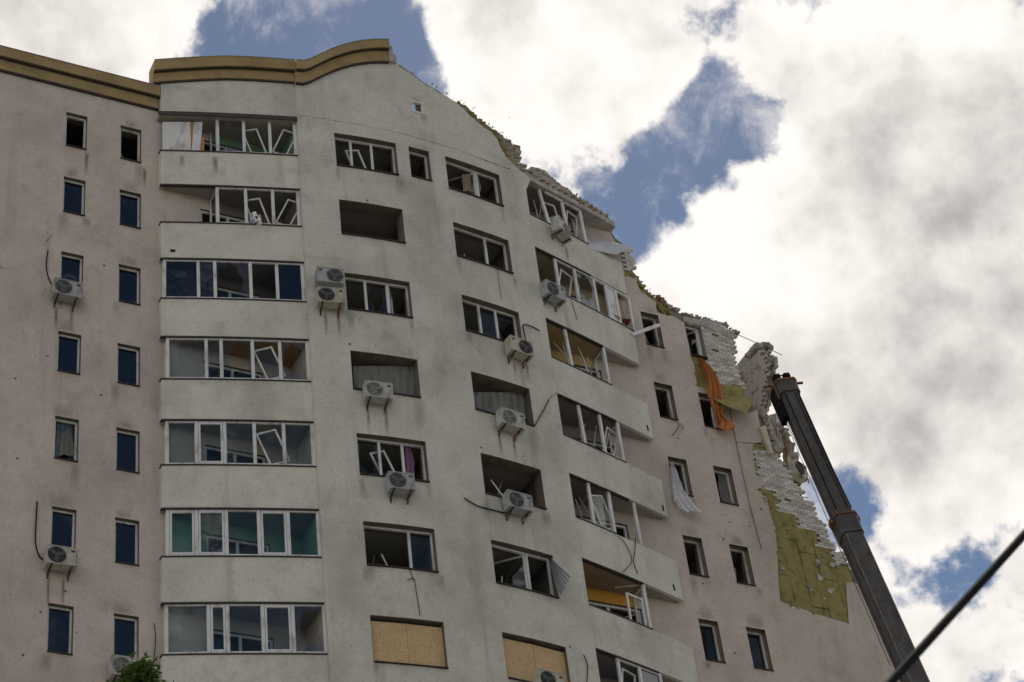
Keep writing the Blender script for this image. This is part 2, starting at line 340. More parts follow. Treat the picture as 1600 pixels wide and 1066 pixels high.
def plane_fn(o, ax, az, ay): return lambda u, h, d: o+ax*u+az*h+ay*d
def tag(o, label=None, cat=None, group=None, kind=None):
    if label: o['label'] = label
    if cat: o['category'] = cat
    if group: o['group'] = group
    if kind: o['kind'] = kind
    return o
def empty(name, loc, parent=None):
    o = bpy.data.objects.new(name, None); o.empty_display_size = .3; col.objects.link(o)
    if parent is not None: o.parent = parent; o.location = (0, 0, 0)
    else: o.location = loc
    return o
def rag(pts, amp, n=4):
    """roughen an open polyline"""
    out = []
    for a, b in zip(pts, pts[1:]):
        out.append(a)
        for i in range(1, n):
            t = i/n; out.append((a[0]+(b[0]-a[0])*t+rnd.uniform(-amp, amp), a[1]+(b[1]-a[1])*t+rnd.uniform(-amp, amp)))
    return out+[pts[-1]]
def smooth_line(pts, n=6):
    out = []
    P = [pts[0]]+list(pts)+[pts[-1]]
    for i in range(1, len(P)-2):
        for k in range(n):
            t = k/n; a, b, c, d = P[i-1], P[i], P[i+1], P[i+2]
            out.append(.5*((2*b)+(c-a)*t+(2*a-5*b+4*c-d)*t*t+(3*b-a-3*c+d)*t**3))
    return out+[pts[-1]]
def rect_poly(u0, u1, h0, h1): return [(u0, h0), (u1, h0), (u1, h1), (u0, h1)]

# ------------------------------------------------------------------ ground
g = MB(); g.quad(Vector((-900, -900, 0)), Vector((900, -900, 0)), Vector((900, 1500, 0)), Vector((-900, 1500, 0)))
tag(g.build('ground', mat('asphalt_and_turf', (.17, .165, .15), .95, .3, 4, .3, .15)), kind='structure')

# ------------------------------------------------------------------ the apartment building
BASE = W(AXIS, 0, GROUND_H)
bld = empty('apartment_building', BASE)
tag(bld, 'tall bomb-damaged apartment block with pinkish wings and bowed grey centre', 'building')
U_L, U_R = -19.4, 12.33
BOW_L, BOW_R = -7.49, .43
BAL_L, BAL_R = -11.51, 4.47
WIN_H = 1.45
COL_A, COL_B, COL_C, COL_D = (-14.42, -13.76), (-12.72, -12.06), (5.01, 5.68), (6.65, 7.32)
COL_1, COL_2 = (-6.37, -4.36), (-2.65, -.63)
def top_of(n): return 3*n-(.27 if n == 6 else 0)
def top_bow(n): return 3*n-(.12 if n == 6 else 0)
BACK_L, BACK_R = (-10.2, -8.4), (1.3, 3.1)
lowest = -3
holesL = []
for n in range(lowest, 7):
    for c in (COL_A, COL_B): holesL.append(rect_poly(c[0], c[1], top_of(n)-WIN_H, top_of(n)))
    holesL.append(rect_poly(BACK_L[0], BACK_L[1], 3*n-1.5, 3*n-.02))
w = MB(); w.sheet(on(flat), rect_poly(U_L, BOW_L, GROUND_H, 18.8), holesL, 0, -.45, m=0, ms=1)
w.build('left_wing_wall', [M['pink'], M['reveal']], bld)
w = MB(); w.box(U_L, U_L+.4, -12, -.46, GROUND_H, 18.7); w.build('left_end_wall', M['pink'], bld)

# bow: render skin + brick core
bow_edge = pxl([(620, 101), (640, 114), (655, 125), (672, 136), (690, 147), (712, 159), (730, 176), (747, 192), (768, 207), (776, 216), (783, 232), (791, 246), (806, 260), (822, 274), (829, 281)], bow)
arch_b = pxl([(476, 133), (499, 121.5), (519, 112), (539, 105.5), (558, 101), (578, 98.5), (600, 98), (619, 100)], bow)
holesB = []
for n in range(lowest, 7):
    for c in (COL_1, COL_2): holesB.append(rect_poly(c[0], c[1], top_bow(n)-WIN_H, top_bow(n)))
sm = (-3.93, -3.22); holesB.append(rect_poly(sm[0], sm[1], top_bow(6)-WIN_H*.93, top_bow(6)))
at = px(652, 168, bow); ATT = (at[0]-.17, at[0]+.17, at[1]-.22, at[1]+.22); holesB.append(rect_poly(*ATT))
outer = [(BOW_L, GROUND_H), (BOW_R, GROUND_H), (BOW_R, 17.75)] + list(reversed(rag(bow_edge, .03, 3))) + list(reversed(arch_b)) + [(BOW_L, arch_b[0][1])]
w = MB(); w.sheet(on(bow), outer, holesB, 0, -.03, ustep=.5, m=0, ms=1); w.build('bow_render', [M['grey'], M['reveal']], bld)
core_edge = pxl([(625, 100), (645, 115), (660, 126), (695, 148), (714, 160), (728, 163), (744, 180), (752, 189), (766, 197), (777, 206), (786, 210)], bow)
outer2 = [(BOW_L+.02, GROUND_H), (BOW_R-.02, GROUND_H), (BOW_R-.02, 18.3)] + list(reversed(rag(core_edge, .03, 3))) + [(p[0], p[1]-.06) for p in reversed(arch_b)] + [(BOW_L+.02, arch_b[0][1]-.06)]
w = MB(); w.sheet(on(bow), outer2, [[(p[0]+(.004 if i in (0, 3) else -.004), p[1]+(.004 if i < 2 else -.004)) for i, p in enumerate(q)] for q in holesB[:-1]]+[rect_poly(ATT[0], ATT[1], ATT[2], ATT[3]+.42)], -.031, -.45, ustep=.5, m=0, ms=1)
w.build('bow_core_wall', [M['mortar'], M['reveal']], bld)
for ue in (BOW_L, BOW_R):
    w = MB(); a, b = (ue, ue+.3) if ue < -3 else (ue-.3, ue)
    w.box(a, b, .0, bow(ue)-.46, GROUND_H, 18.3); w.box(a, b, bow(ue)-.46, bow(ue)-.04, GROUND_H, 18.3) if False else None
    w.build('bow_side_wall', M['parapet'], bld)
for a, b, t_ in ((BOW_L, BOW_L+.018, arch_b[0][1]-.07), (BOW_R-.018, BOW_R, 17.7)):
    w = MB(); w.box(a, b, -.40, -.0315, GROUND_H, t_, bow); w.build('corner_render', M['grey'], bld)
# wall over the left balconies
cb = pxl([(243, 131), (300, 127), (361, 124.5), (420, 128), (462, 131)], balc)
w = MB(); w.sheet(on(balc), [(BAL_L, 18.42), (BOW_L-.003, 18.42)] + [(BOW_L-.003, cb[-1][1]+.05)] + list(reversed(cb[1:-1])) + [(BAL_L, cb[0][1])], (), .02, -.35, ustep=.6)
w.box(BAL_L, BAL_L+.3, .01, balc(BAL_L)-.33, 18.42, cb[0][1])
w.build('attic_wall', M['grey'], bld)

# cornices, two tiers each
def cornice(path_b, path_m, path_t, S, name):
    w = MB()
    def strip(pa, pb, o0, o1):
        for i in range(len(pa)-1):
            (ua, ha), (ub, hb) = pa[i], pa[i+1]; ta, tb = pb[i][1], pb[i+1][1]
            P = lambda u, o, h: W(u, S(u)+o, h)
            w.hexa([P(ua, o1, ha), P(ub, o1, hb), P(ub, o0, hb), P(ua, o0, ha), P(ua, o1, ta), P(ub, o1, tb), P(ub, o0, tb), P(ua, o0, ta)])
    strip(path_b, path_m, -.3, .10); strip(path_m, path_t, -.32, .24)
    ob = w.build(name, M['cornice'], bld)
    w = MB(); strip([(u, h-.05) for u, h in path_b], [(u, h-.003) for u, h in path_b], -.05, .085); w.build('shadow_line', M['dark'], bld)  # dark strip painting in the shadow line below the cornice
    w = MB(); strip([(u, h-.03) for u, h in path_m], [(u, h-.003) for u, h in path_m], .103, .2); w.build('shadow_line', M['dark'], bld)  # same for the step: shade under the upper tier as a dark strip
    w = MB(); strip([(u, h+.003) for u, h in path_t], [(u, h+.022) for u, h in path_t], -.33, .26); w.build('coping', M['tin'], bld)
    return ob
def interp(path, us):
    out = []
    for u in us:
        for a, b in zip(path, path[1:]):
            if a[0] <= u <= b[0] or (b is path[-1] and u > b[0]) or (a is path[0] and u < a[0]):
                t = (u-a[0])/(b[0]-a[0]); out.append((u, a[1]+(b[1]-a[1])*t)); break
    return out
us = [BAL_L-.25+i*(BOW_L-BAL_L+.25)/6 for i in range(7)]
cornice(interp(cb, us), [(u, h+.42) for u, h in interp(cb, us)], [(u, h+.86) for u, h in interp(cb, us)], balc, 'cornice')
us = [BOW_L+.003+i*(-4.35-BOW_L)/14 for i in range(15)]
ab = interp([(BOW_L-.2, arch_b[0][1]+.03)]+arch_b, us)
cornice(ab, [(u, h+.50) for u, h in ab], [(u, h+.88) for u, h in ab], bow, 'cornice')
us2 = [-4.35+.003, -4.2, -4.05]; ab2 = interp(arch_b, us2)
w = MB()
for i in range(2):
    u0, u1 = us2[i], us2[i+1]; h0 = ab2[i][1]; t = (.72, .42)[i]
    w.box(u0, u1-.004, -.3, (.14, .05)[i], h0, h0+t, bow)
w.build('broken_cornice_end', M['concrete'], bld)
us = [U_L, -17, -15, -13, BAL_L-.02]
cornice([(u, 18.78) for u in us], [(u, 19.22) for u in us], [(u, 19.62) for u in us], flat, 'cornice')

# ------------------------------------------------------------------ right wing: render skin, wool boards, brick core
skin_pts = [(940, 340), (958, 372), (968, 392), (974, 415), (976, 432), (994, 433), (995, 441), (1001, 455), (1010, 461), (1025, 471), (1027, 488), (1039, 492), (1054, 495), (1069, 504),
            (1079.5, 556), (1085, 572), (1088.5, 593), (1088.7, 604), (1112, 611), (1122, 622), (1132, 629), (1150, 638), (1172, 645), (1183, 641), (1186, 656), (1189, 673), (1190.4, 691), (1177, 693), (1176, 701), (1178, 720), (1181, 741),
            (1191, 747), (1195.6, 757), (1183, 765), (1198, 778), (1202, 797), (1212, 826), (1215, 860), (1216, 900), (1219, 939), (1247, 950), (1275, 959), (1300, 967), (1327, 975), (1324, 940), (1321.5, 910), (1334, 910), (1362, 924), (1384, 936)]
skin_edge = rag(pxl(skin_pts), .018, 3)
holesR = []
for n in range(lowest, 6):
    holesR.append(rect_poly(COL_C[0], COL_C[1], 3*n-WIN_H, 3*n))
    if n < 5: holesR.append(rect_poly(COL_D[0], COL_D[1], 3*n-WIN_H, 3*n-(.03 if n == 4 else 0)))
for n in range(lowest, 7): holesR.append(rect_poly(BACK_R[0], BACK_R[1], 3*n-1.5, 3*n-.02))
outerR = [(BOW_R, GROUND_H), (U_R, GROUND_H), (U_R, skin_edge[-1][1])] + list(reversed(skin_edge)) + [(BOW_R, 18.35)]
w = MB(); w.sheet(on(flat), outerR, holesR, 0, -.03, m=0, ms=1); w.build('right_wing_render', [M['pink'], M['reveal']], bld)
core_pts = [(938, 336), (962, 372), (984, 388), (988, 425), (995, 433), (1008, 452), (1016, 458), (1030, 470), (1045, 484), (1068, 491), (1082, 495), (1100, 499), (1128, 507), (1139, 515), (1147, 521), (1144, 531), (1150, 546), (1146, 554), (1147, 571), (1148, 582), (1153, 595),
            (1161, 612), (1175, 632), (1188, 645), (1194, 668), (1198, 690), (1206, 706), (1218, 720), (1228, 736), (1233, 752), (1245, 764), (1253, 769), (1251, 776), (1257, 784), (1264, 789), (1265, 803), (1272, 813), (1281, 822), (1287, 836), (1289, 844), (1298, 850), (1301, 864), (1316, 867), (1324, 884), (1350, 905), (1384, 928), (1397, 950)]
core_edge = rag(pxl(core_pts, flat, -.13), .03, 2)
holesRc = holesR + [rect_poly(COL_D[0], COL_D[1], 15-WIN_H, 15)]
shr = lambda q: [(p[0]+(.004 if i in (0, 3) else -.004), p[1]+(.004 if i < 2 else -.004)) for i, p in enumerate(q)]
outerC = [(BOW_R+.02, GROUND_H), (U_R-.02, GROUND_H), (U_R-.02, core_edge[-1][1])] + list(reversed(core_edge)) + [(BOW_R+.02, 18.3)]
w = MB(); w.sheet(on(flat), outerC, [shr(q) for q in holesRc], -.15, -.5, m=0, ms=1)
core_wall = w.build('brick_core_wall', [M['mortar'], M['reveal']], bld)
w = MB(); w.box(U_R-.4, U_R-.03, -9, -.51, GROUND_H, 4.3); w.build('right_end_wall', M['pink'], bld)

# exposed mineral wool: single boards clipped to the torn area
def clip_poly(poly, u0, u1, h0, h1):
    for ax, lim, sgn in ((0, u0, 1), (0, u1, -1), (1, h0, 1), (1, h1, -1)):
        out = []
        for i in range(len(poly)):
            a = poly[i-1]; b = poly[i]; da = (a[ax]-lim)*sgn; db = (b[ax]-lim)*sgn
            if (da >= 0) != (db >= 0):
                t = da/(da-db); out.append((a[0]+(b[0]-a[0])*t, a[1]+(b[1]-a[1])*t))
            if db >= 0: out.append(b)
        poly = out
        if len(poly) < 3: return None
    return poly
def area(p): return abs(sum(p[i-1][0]*p[i][1]-p[i][0]*p[i-1][1] for i in range(len(p))))/2
wool_wall = MB(); wool_wall.box(8.3, 8.5, -.14, -.13, 5, 5.1)
wool_regions = [
    ([(1185, 764), (1200, 767), (1216, 773), (1217, 797), (1244, 803), (1248, 825), (1275, 830), (1277, 855), (1299, 857), (1304, 880), (1324, 886), (1336, 911), (1336, 925), (1330, 978), (1300, 970), (1275, 962), (1247, 953), (1216, 942), (1206, 880), (1200, 820), (1190, 780)], 8.09, .605, 3.2, 1.02),
    ([(1078, 553), (1090, 556), (1100, 562), (1108, 600), (1116, 614), (1104, 612), (1086, 608)], 6.6, .6, 11.2, 1.0),
    ([(1117, 600), (1158, 604), (1163, 628), (1140, 634), (1120, 622)], 7.4, .62, 11.1, 1.1),
    ([(1176, 690), (1192, 691), (1204, 704), (1190, 704), (1174, 702)], 8.3, .7, 9, 1.2),
    ([(1176, 720), (1184, 728), (1190, 744), (1180, 742)], 8.3, .7, 8.4, 1.2),
    ([(976, 424), (988, 425), (996, 434), (1006, 452), (1018, 462), (1030, 474), (1042, 484), (1040, 494), (1024, 474), (1000, 458), (992, 437), (974, 434)], 4.9, .6, 14.2, 1.1)]
for reg, us0, du, hs0, dh in wool_regions:
    poly = pxl(reg, flat, -.06)
    lo = min(p[1] for p in poly); hi = max(p[1] for p in poly); ul = min(p[0] for p in poly); uh = max(p[0] for p in poly)
    i0 = int((ul-us0)//du)
    for i in range(i0, i0+9):
        shift = rnd.uniform(0, dh) if i % 2 else 0
        j0 = int((lo-hs0)//dh)-1
        for j in range(j0, j0+9):
            c = clip_poly(poly, us0+i*du+.009, us0+(i+1)*du-.009, hs0+j*dh+shift*.5+.006, hs0+(j+1)*dh+shift*.5-.006)
            if not c or area(c) < .02: continue
            dz = rnd.uniform(-.03, .012); tl = rnd.uniform(-.03, .03)
            w = MB(); cu = us0+i*du
            w.sheet(lambda u, h, o: W(u, o+dz+tl*(u-cu), h), c, (), -.035, -.145)
            w.build('insulation_board', M['wool'], bld)
# curled flap of wool hanging under the ruin
w = MB(); fl = [px(1117, 621, flat, .05), px(1140, 612, flat, .2), px(1177, 625, flat, .35), px(1170, 640, flat, .5), px(1140, 634, flat, .4)]
A_ = [W(*((lambda q, o: (q[0], o, q[1]))(px(x, y, flat, o), o))) for x, y, o in ((1120, 618, .0), (1178, 624, .05), (1168, 645, .55), (1140, 637, .5), (1117, 625, .3))]
k = len(w.v); w.v += A_ + [p+Vector((0, 0, .07))-NO*.03 for p in A_]; w.f += [(0, 1, 2, 3, 4), (9, 8, 7, 6, 5)] + [(i, (i+1) % 5, 5+(i+1) % 5, 5+i) for i in range(5)]; w.m += [0]*7
w.build('wool_flap', M['wool'], bld)

# bricks: 0.25 x 0.088 with 12 mm joints, only where the skin is gone
bricks = []; edge_bricks = []
def inside(p, poly):
    c = False
    for i in range(len(poly)):
        a = poly[i-1]; b = poly[i]
        if (a[1] > p[1]) != (b[1] > p[1]) and p[0] < (b[0]-a[0])*(p[1]-a[1])/(b[1]-a[1])+a[0]: c = not c
    return c
brick_zone = pxl([(1070, 500), (1100, 501), (1128, 509), (1140, 517), (1147, 523), (1144, 532), (1151, 546), (1146, 555), (1149, 583), (1155, 596), (1162, 613), (1155, 606), (1116, 603), (1108, 590), (1096, 562), (1080, 553)], flat, -.13)
brick_zone2 = pxl([(1174, 696), (1206, 704), (1218, 719), (1229, 735), (1234, 751), (1246, 763), (1254, 769), (1252, 776), (1258, 784), (1269, 788), (1270, 803), (1275, 813), (1286, 821), (1291, 836), (1292, 844), (1303, 849), (1302, 856), (1299, 860), (1276, 858), (1274, 834), (1247, 829), (1243, 807), (1215, 801), (1213, 777), (1184, 768), (1190, 757), (1180, 742), (1176, 722)], flat, -.13)
brick_zone3 = pxl([(1298, 863), (1317, 866), (1326, 885), (1304, 886), (1301, 872)], flat, -.13)
brick_zone4 = pxl([(968, 392), (984, 389), (990, 426), (976, 424), (972, 410)], flat, -.13)
BL, BH, JT = .25, .088, .012
def win_clear(u, h): return not any(q[0][0]-.02 < u < q[1][0]+.02 and q[0][1]-.02 < h < q[2][1]+.02 for q in holesRc)
for zone in (brick_zone, brick_zone2, brick_zone3, brick_zone4):
    h0 = min(p[1] for p in zone); h1 = max(p[1] for p in zone); u0 = min(p[0] for p in zone); u1 = max(p[0] for p in zone)
    j = int(h0/(BH+JT)) - 1
    while j*(BH+JT) < h1:
        hc = (j+.5)*(BH+JT); x = u0-.3+(.5*(BL+JT) if j % 2 else 0)
        x = math.floor(x/(BL+JT))*(BL+JT)+(.5*(BL+JT) if j % 2 else 0)
        while x < u1+.2:
            uc = x+BL/2
            sc = 1.0
            if COL_D[0] < uc-BL/2 < COL_D[1]+.02 < uc+BL/2 and not win_clear(uc-BL/2, hc):
                sc = (uc+BL/2-COL_D[1]-.03)/BL; uc = COL_D[1]+.03+sc*BL/2
            if sc > .15 and inside((uc, hc), zone) and win_clear(uc-sc*BL/2, hc) and win_clear(uc+sc*BL/2, hc) and rnd.random() > .012:
                bricks.append((uc, -.10+rnd.uniform(-.006, .004), hc, rnd.uniform(-.008, .008), 0, sc))
            x += BL+JT
        j += 1
# torn teeth along the open right edge (they overhang)
for a, b in zip(pxl(core_pts[33:44], flat, -.13), pxl(core_pts[34:45], flat, -.13)):
    L_ = math.hypot(b[0]-a[0], b[1]-a[1]); nn = max(1, int(abs(b[1]-a[1])/(BH+JT)))
    for i in range(nn):
        t = (i+.5)/nn; uu = a[0]+(b[0]-a[0])*t; hh = a[1]+(b[1]-a[1])*t
        bricks.append((uu+rnd.uniform(-.06, .13), -.16-rnd.uniform(0, .1), math.floor(hh/(BH+JT))*(BH+JT)+(BH+JT)/2, rnd.uniform(-.12, .12), 0))
# bow corner: broken courses sticking out over the right balcony
for a, b in zip(pxl([(768, 200), (792, 213), (812, 222), (817, 229), (814, 240), (818, 250), (830, 262)], bow), pxl([(792, 213), (812, 222), (817, 229), (814, 240), (818, 250), (830, 262), (836, 268)], bow)):
    nn = max(1, int(abs(b[1]-a[1])/(BH+JT)))
    for i in range(nn):
        t = (i+.5)/nn; uu = a[0]+(b[0]-a[0])*t; hh = a[1]+(b[1]-a[1])*t
        for kk in range(4): edge_bricks.append((uu-.12-kk*.262+rnd.uniform(-.05, .05), bow(uu)-.13-rnd.uniform(0, .05), hh, rnd.uniform(-.06, .06), 0))
brick_me = MB(); brick_me.obox(Vector((0, 0, 0)), TU*BL/2, NO*.055, Vector((0, 0, BH/2)))
proto_me = None
def place_bricks(lst, parent, m='brick'):
    global proto_me
    if place_bricks.mat != m: proto_me = None; place_bricks.mat = m
    rest = MB(); n = 0
    for uc, oc, hc, rz, side, *sc in lst:
        sc = sc[0] if sc else 1.0
        if side == 0: c = W(uc, oc, hc); ax = TU; ay = NO
        else: c = W(uc, oc, hc); ax = NO; ay = -TU
        rot = Matrix.Rotation(rz, 4, 'Z')
        if place_bricks.count < 300:
            if proto_me is None:
                m_ = MB(); m_.obox(Vector((0, 0, 0)), Vector((BL/2, 0, 0)), Vector((0, .055, 0)), Vector((0, 0, BH/2)))
                ob = m_.build('brick', M[m], parent, origin=Vector((0, 0, 0))); proto_me = ob.data
            else:
                ob = bpy.data.objects.new('brick', proto_me); col.objects.link(ob); ob.parent = parent
            ob.location = c-BASE; ob.rotation_euler = (rnd.uniform(-.01, .01), rnd.uniform(-.008, .008), math.atan2(ax.y, ax.x)+rz); ob.scale.x = sc
            place_bricks.count += 1
        else: rest.obox(c, (rot @ ax)*BL/2*sc, (rot @ ay)*.055, Vector((0, 0, BH/2)))
    if rest.v: tag(rest.build('remaining_bricks', M[m], parent), kind='stuff')
place_bricks.count = 0; place_bricks.mat = 'brick'

# cross wall standing behind the gap (tower of brick with a roof slab on top)
UT = 9.5
def cross(x, y):
    d = ray(x, y); t = ((W(UT, 0, 0)-CAM).dot(TU))/d.dot(TU); X = CAM+d*t-ORG; return X.dot(NO), X.z
cw_face = [cross(*q) for q in ((1195, 552), (1197, 580), (1192, 615), (1184, 640), (1176, 646), (1163, 618), (1155, 596), (1152, 586), (1166, 568), (1181, 552))]
w = MB(); fn = lambda a, h, o: W(UT-o, a, h)
w.sheet(fn, [(p[0]-.05, p[1]) for p in cw_face], (), 0, -.36); cross_wall = w.build('cross_wall', M['mortar'], bld)
z0_ = min(p[1] for p in cw_face); z1_ = max(p[1] for p in cw_face); a0_ = min(p[0] for p in cw_face); a1_ = max(p[0] for p in cw_face)
tower = []
j = int(z0_/(BH+JT))
while j*(BH+JT) < z1_:
    hc = (j+.5)*(BH+JT); x = math.floor(a0_/(BL+JT))*(BL+JT)+(.5*(BL+JT) if j % 2 else 0)
    while x < a1_+.1:
        if inside((x+BL/2-.0, hc), cw_face): tower.append((UT+.045, x+BL/2, hc, rnd.uniform(-.015, .015), 1))
        x += BL+JT
    edge = max([x_ for x_ in [p[0] for p in cw_face]])
    # toothed near end of the wall
    cand = [a_+t*(b_-a_) for (a_, ha), (b_, hb) in zip(cw_face[0:4], cw_face[1:5]) for t in [((hc-ha)/(hb-ha)) if hb != ha else -1] if 0 <= t <= 1]
    if cand:
        e = cand[0]
        for q in range(2): tower.append((UT+.13+q*.2, e-.10+rnd.uniform(-.1, .16), hc, rnd.uniform(-.15, .15), 1))
    j += 1
place_bricks(bricks, core_wall)
place_bricks(tower, cross_wall)
place_bricks(edge_bricks, core_wall, 'brick_dirty')

# rubble: broken lumps, joined
def lump(mb, c, r, n=1):
    ax = [Vector((rnd.uniform(-1, 1), rnd.uniform(-1, 1), rnd.uniform(-1, 1))).normalized() for _ in range(2)]
    x = ax[0]; y = (ax[1]-x*ax[1].dot(x)).normalized(); z = x.cross(y)
    p = []
    for sz in (-1, 1):
        for sx, sy in ((-1, -1), (1, -1), (1, 1), (-1, 1)):
            p.append(c + x*sx*r*rnd.uniform(.5, 1.1) + y*sy*r*rnd.uniform(.4, .9) + z*sz*r*rnd.uniform(.3, .8))
    mb.hexa(p)
rub = MB()
def scatter(path, S, o0, o1, n, r0, r1, mb=rub, up=.01):
    P = [px(x, y, S, (o0+o1)/2) for x, y in path]
    for _ in range(n):
        i = rnd.randrange(len(P)-1); t = rnd.random(); u = P[i][0]+(P[i+1][0]-P[i][0])*t; h = P[i][1]+(P[i+1][1]-P[i][1])*t
        lump(mb, W(u+rnd.uniform(-.05, .05), S(u)+rnd.uniform(o0, o1), h-.05+rnd.uniform(-.08, up)), rnd.uniform(r0, r1))
scatter([(1068, 492), (1100, 499), (1128, 507), (1147, 521)], flat, -.5, -.1, 90, .025, .07)
scatter([(1030, 471), (1045, 484), (1068, 492)], flat, -.45, -.08, 34, .025, .07)
scatter([(994, 433), (1012, 456), (1030, 471)], flat, -.45, -.1, 16, .02, .06)
scatter([(640, 113), (690, 146), (740, 182), (770, 204)], bow, -.4, -.06, 40, .015, .04)
scatter([(1186, 644), (1196, 680), (1210, 712)], flat, -.6, .0, 70, .05, .16, up=.1)
scatter([(1213, 660), (1228, 700), (1238, 745)], flat, -.9, -.3, 60, .06, .17, up=.1)
scatter([(1168, 552), (1185, 541), (1200, 552)], flat, -.8, -.1, 40, .05, .14)
tag(rub.build('rubble', M['rubble'], bld), kind='stuff')
rb2 = MB(); scatter([(1024, 464), (1038, 474)], flat, -.4, -.1, 7, .07, .12, rb2); tag(rb2.build('red_brick_rubble', M['redbrick'], bld), kind='stuff')

wool = MB()
scatter([(712, 159), (745, 186), (775, 210), (790, 240)], bow, -.12, -.03, 60, .04, .11, wool, .06)
scatter([(832, 272), (870, 298), (910, 322), (950, 346)], balc, -.12, .02, 60, .03, .09, wool, .03)
scatter([(976, 428), (995, 437), (1012, 459), (1030, 476), (1050, 490)], flat, -.12, -.02, 60, .03, .10, wool, .05)
scatter([(1084, 580), (1088, 600)], flat, -.1, .0, 16, .03, .08, wool, .05)
scatter([(1185, 764), (1200, 790), (1210, 830), (1216, 880)], flat, -.08, -.01, 40, .02, .06, wool, .05)
scatter([(1218, 938), (1250, 950), (1290, 962), (1326, 974)], flat, -.08, -.01, 40, .02, .05, wool, .04)
for _ in range(16):
    x_, y_ = rnd.choice(((rnd.uniform(1222, 1320), rnd.uniform(880, 965)), (rnd.uniform(1205, 1235), rnd.uniform(790, 930)), (rnd.uniform(1250, 1318), rnd.uniform(850, 905))))
    u_, h_ = px(x_, y_, flat, -.03); n__ = 6; r_ = rnd.uniform(.04, .13)
    P_ = [(u_+math.cos(6.2832*i/n__)*r_*rnd.uniform(.4, 1.1), h_+math.sin(6.2832*i/n__)*r_*rnd.uniform(.4, 1.1)) for i in range(n__)]
    w = MB(); w.sheet(on(flat), P_, (), -.012, -.04); w.build('render_scrap', M[rnd.choice(('pink', 'concrete', 'mortar'))], bld)
for S_, path, n__ in ((flat, [(1070, 494), (1100, 500), (1128, 508), (1144, 521)], 7), (flat, [(1010, 457), (1034, 474), (1060, 490)], 4), (balc, [(840, 272), (880, 298), (930, 330)], 6)):
    for _ in range(n__):
        k_ = rnd.randrange(len(path)-1); t_ = rnd.random(); x_ = path[k_][0]+(path[k_+1][0]-path[k_][0])*t_; y_ = path[k_][1]+(path[k_+1][1]-path[k_][1])*t_
        u_, h_ = px(x_, y_, S_, -.25); c_ = W(u_, S_(u_)-.25, h_-.02); a_ = rnd.uniform(-.5, .3); ax_ = (TU*math.cos(a_)+Vector((0, 0, math.sin(a_)))); 
        w = MB(); w.obox(c_, ax_*rnd.uniform(.12, .3), NO*rnd.uniform(.06, .15), ax_.cross(NO)*rnd.uniform(.02, .045)); w.build('broken_slab', M[rnd.choice(('concrete', 'rubble', 'brick_dirty'))], bld)
tag(wool.build('torn_insulation', M['wool'], bld), kind='stuff')
for _ in range(30):
    S_, path = rnd.choice(((bow, [(700, 152), (745, 183), (775, 206), (818, 235)]), (balc, [(835, 268), (870, 290), (910, 316), (955, 350)]), (flat, [(985, 420), (1010, 455), (1040, 480), (1075, 494), (1130, 508)]), (flat, [(1200, 700), (1230, 745), (1262, 790), (1290, 840)])))
    k_ = rnd.randrange(len(path)-1); t_ = rnd.random(); x_ = path[k_][0]+(path[k_+1][0]-path[k_][0])*t_; y_ = path[k_][1]+(path[k_+1][1]-path[k_][1])*t_
    u_, h_ = px(x_, y_, S_, -.2); p_ = W(u_, S_(u_)-.2, h_-.1); d_ = Vector((rnd.uniform(-1, 1), rnd.uniform(-1, .3), rnd.uniform(-.1, 1))).normalized()*rnd.uniform(.15, .5)
    w = MB(); w.tube(smooth_line([p_, p_+d_*.6, p_+d_+Vector((rnd.uniform(-.15, .15), 0, rnd.uniform(-.2, .05)))], 4), .008, 5); w.build('bent_bar', M['rust'], bld)
# slab on the cross wall, lintel beam, hanging slabs, rebar
def P3(x, y, o): u, h = px(x, y, flat, o); return W(u, o, h)
def slab(name, pts, thick, m, parent=bld):
    """plate through pixel/offset corners, thickened along its normal"""
    w = MB(); A = [P3(*q) for q in pts]; nrm = (A[1]-A[0]).cross(A[2]-A[0]).normalized(); n = len(A)
    w.v = A+[p+nrm*thick for p in A]; w.f = [tuple(reversed(range(n))), tuple(range(n, 2*n))]+[(i, (i+1) % n, n+(i+1) % n, n+i) for i in range(n)]; w.m = [0]*(n+2)
    return w.build(name, m, parent)
slab('broken_roof_slab', [(1150, 572, -1.7), (1178, 537, -.4), (1199, 552, -.2), (1196, 560, -.3), (1180, 548, -.5), (1152, 582, -1.8)], .22, M['concrete'])
slab('lintel_beam', [(1149, 592, -2.0), (1176, 551, -.5), (1183, 556, -.45), (1152, 598, -2.0)], .25, M['concrete'])
slab('hanging_wall_panel', [(1188, 668, .12), (1196, 664, .1), (1209, 708, .1), (1204, 708, .12)], .12, mat('cream_plaster', (.55, .50, .38), .95, .3, 20, .15, 3))
slab('hanging_wall_panel', [(1231, 712, -.3), (1236, 716, -.3), (1245, 748, -.3), (1233, 744, -.3)], .12, MATS['cream_plaster'])
slab('hanging_slab', [(1198, 650, -.2), (1211, 646, -.3), (1214, 700, -.25), (1206, 704, -.15)], .2, M['rubble'])
slab('hanging_slab', [(1211, 647, -.5), (1222, 649, -.6), (1226, 700, -.5), (1216, 702, -.45)], .2, M['brick'])
slab('hanging_slab', [(1226, 668, -.7), (1232, 680, -.8), (1240, 700, -.8), (1230, 704, -.7)], .2, M['concrete'])
slab('hanging_slab', [(1236, 742, -.5), (1254, 744, -.5), (1252, 758, -.5), (1244, 768, -.5)], .25, M['wool'])
w = MB()
for a, b in (((1212, 645, -.2), (1215, 720, -.2)), ((1222, 646, -.3), (1232, 745, -.3)), ((1205, 655, .0), (1219, 690, .0)), ((1252, 776, -.1), (1262, 778, .1)), ((1226, 690, -.3), (1229, 742, -.2))):
    w.tube([P3(*a), P3(*b)], .014, 5)
w.build('reinforcing_bar', M['rust'], bld)
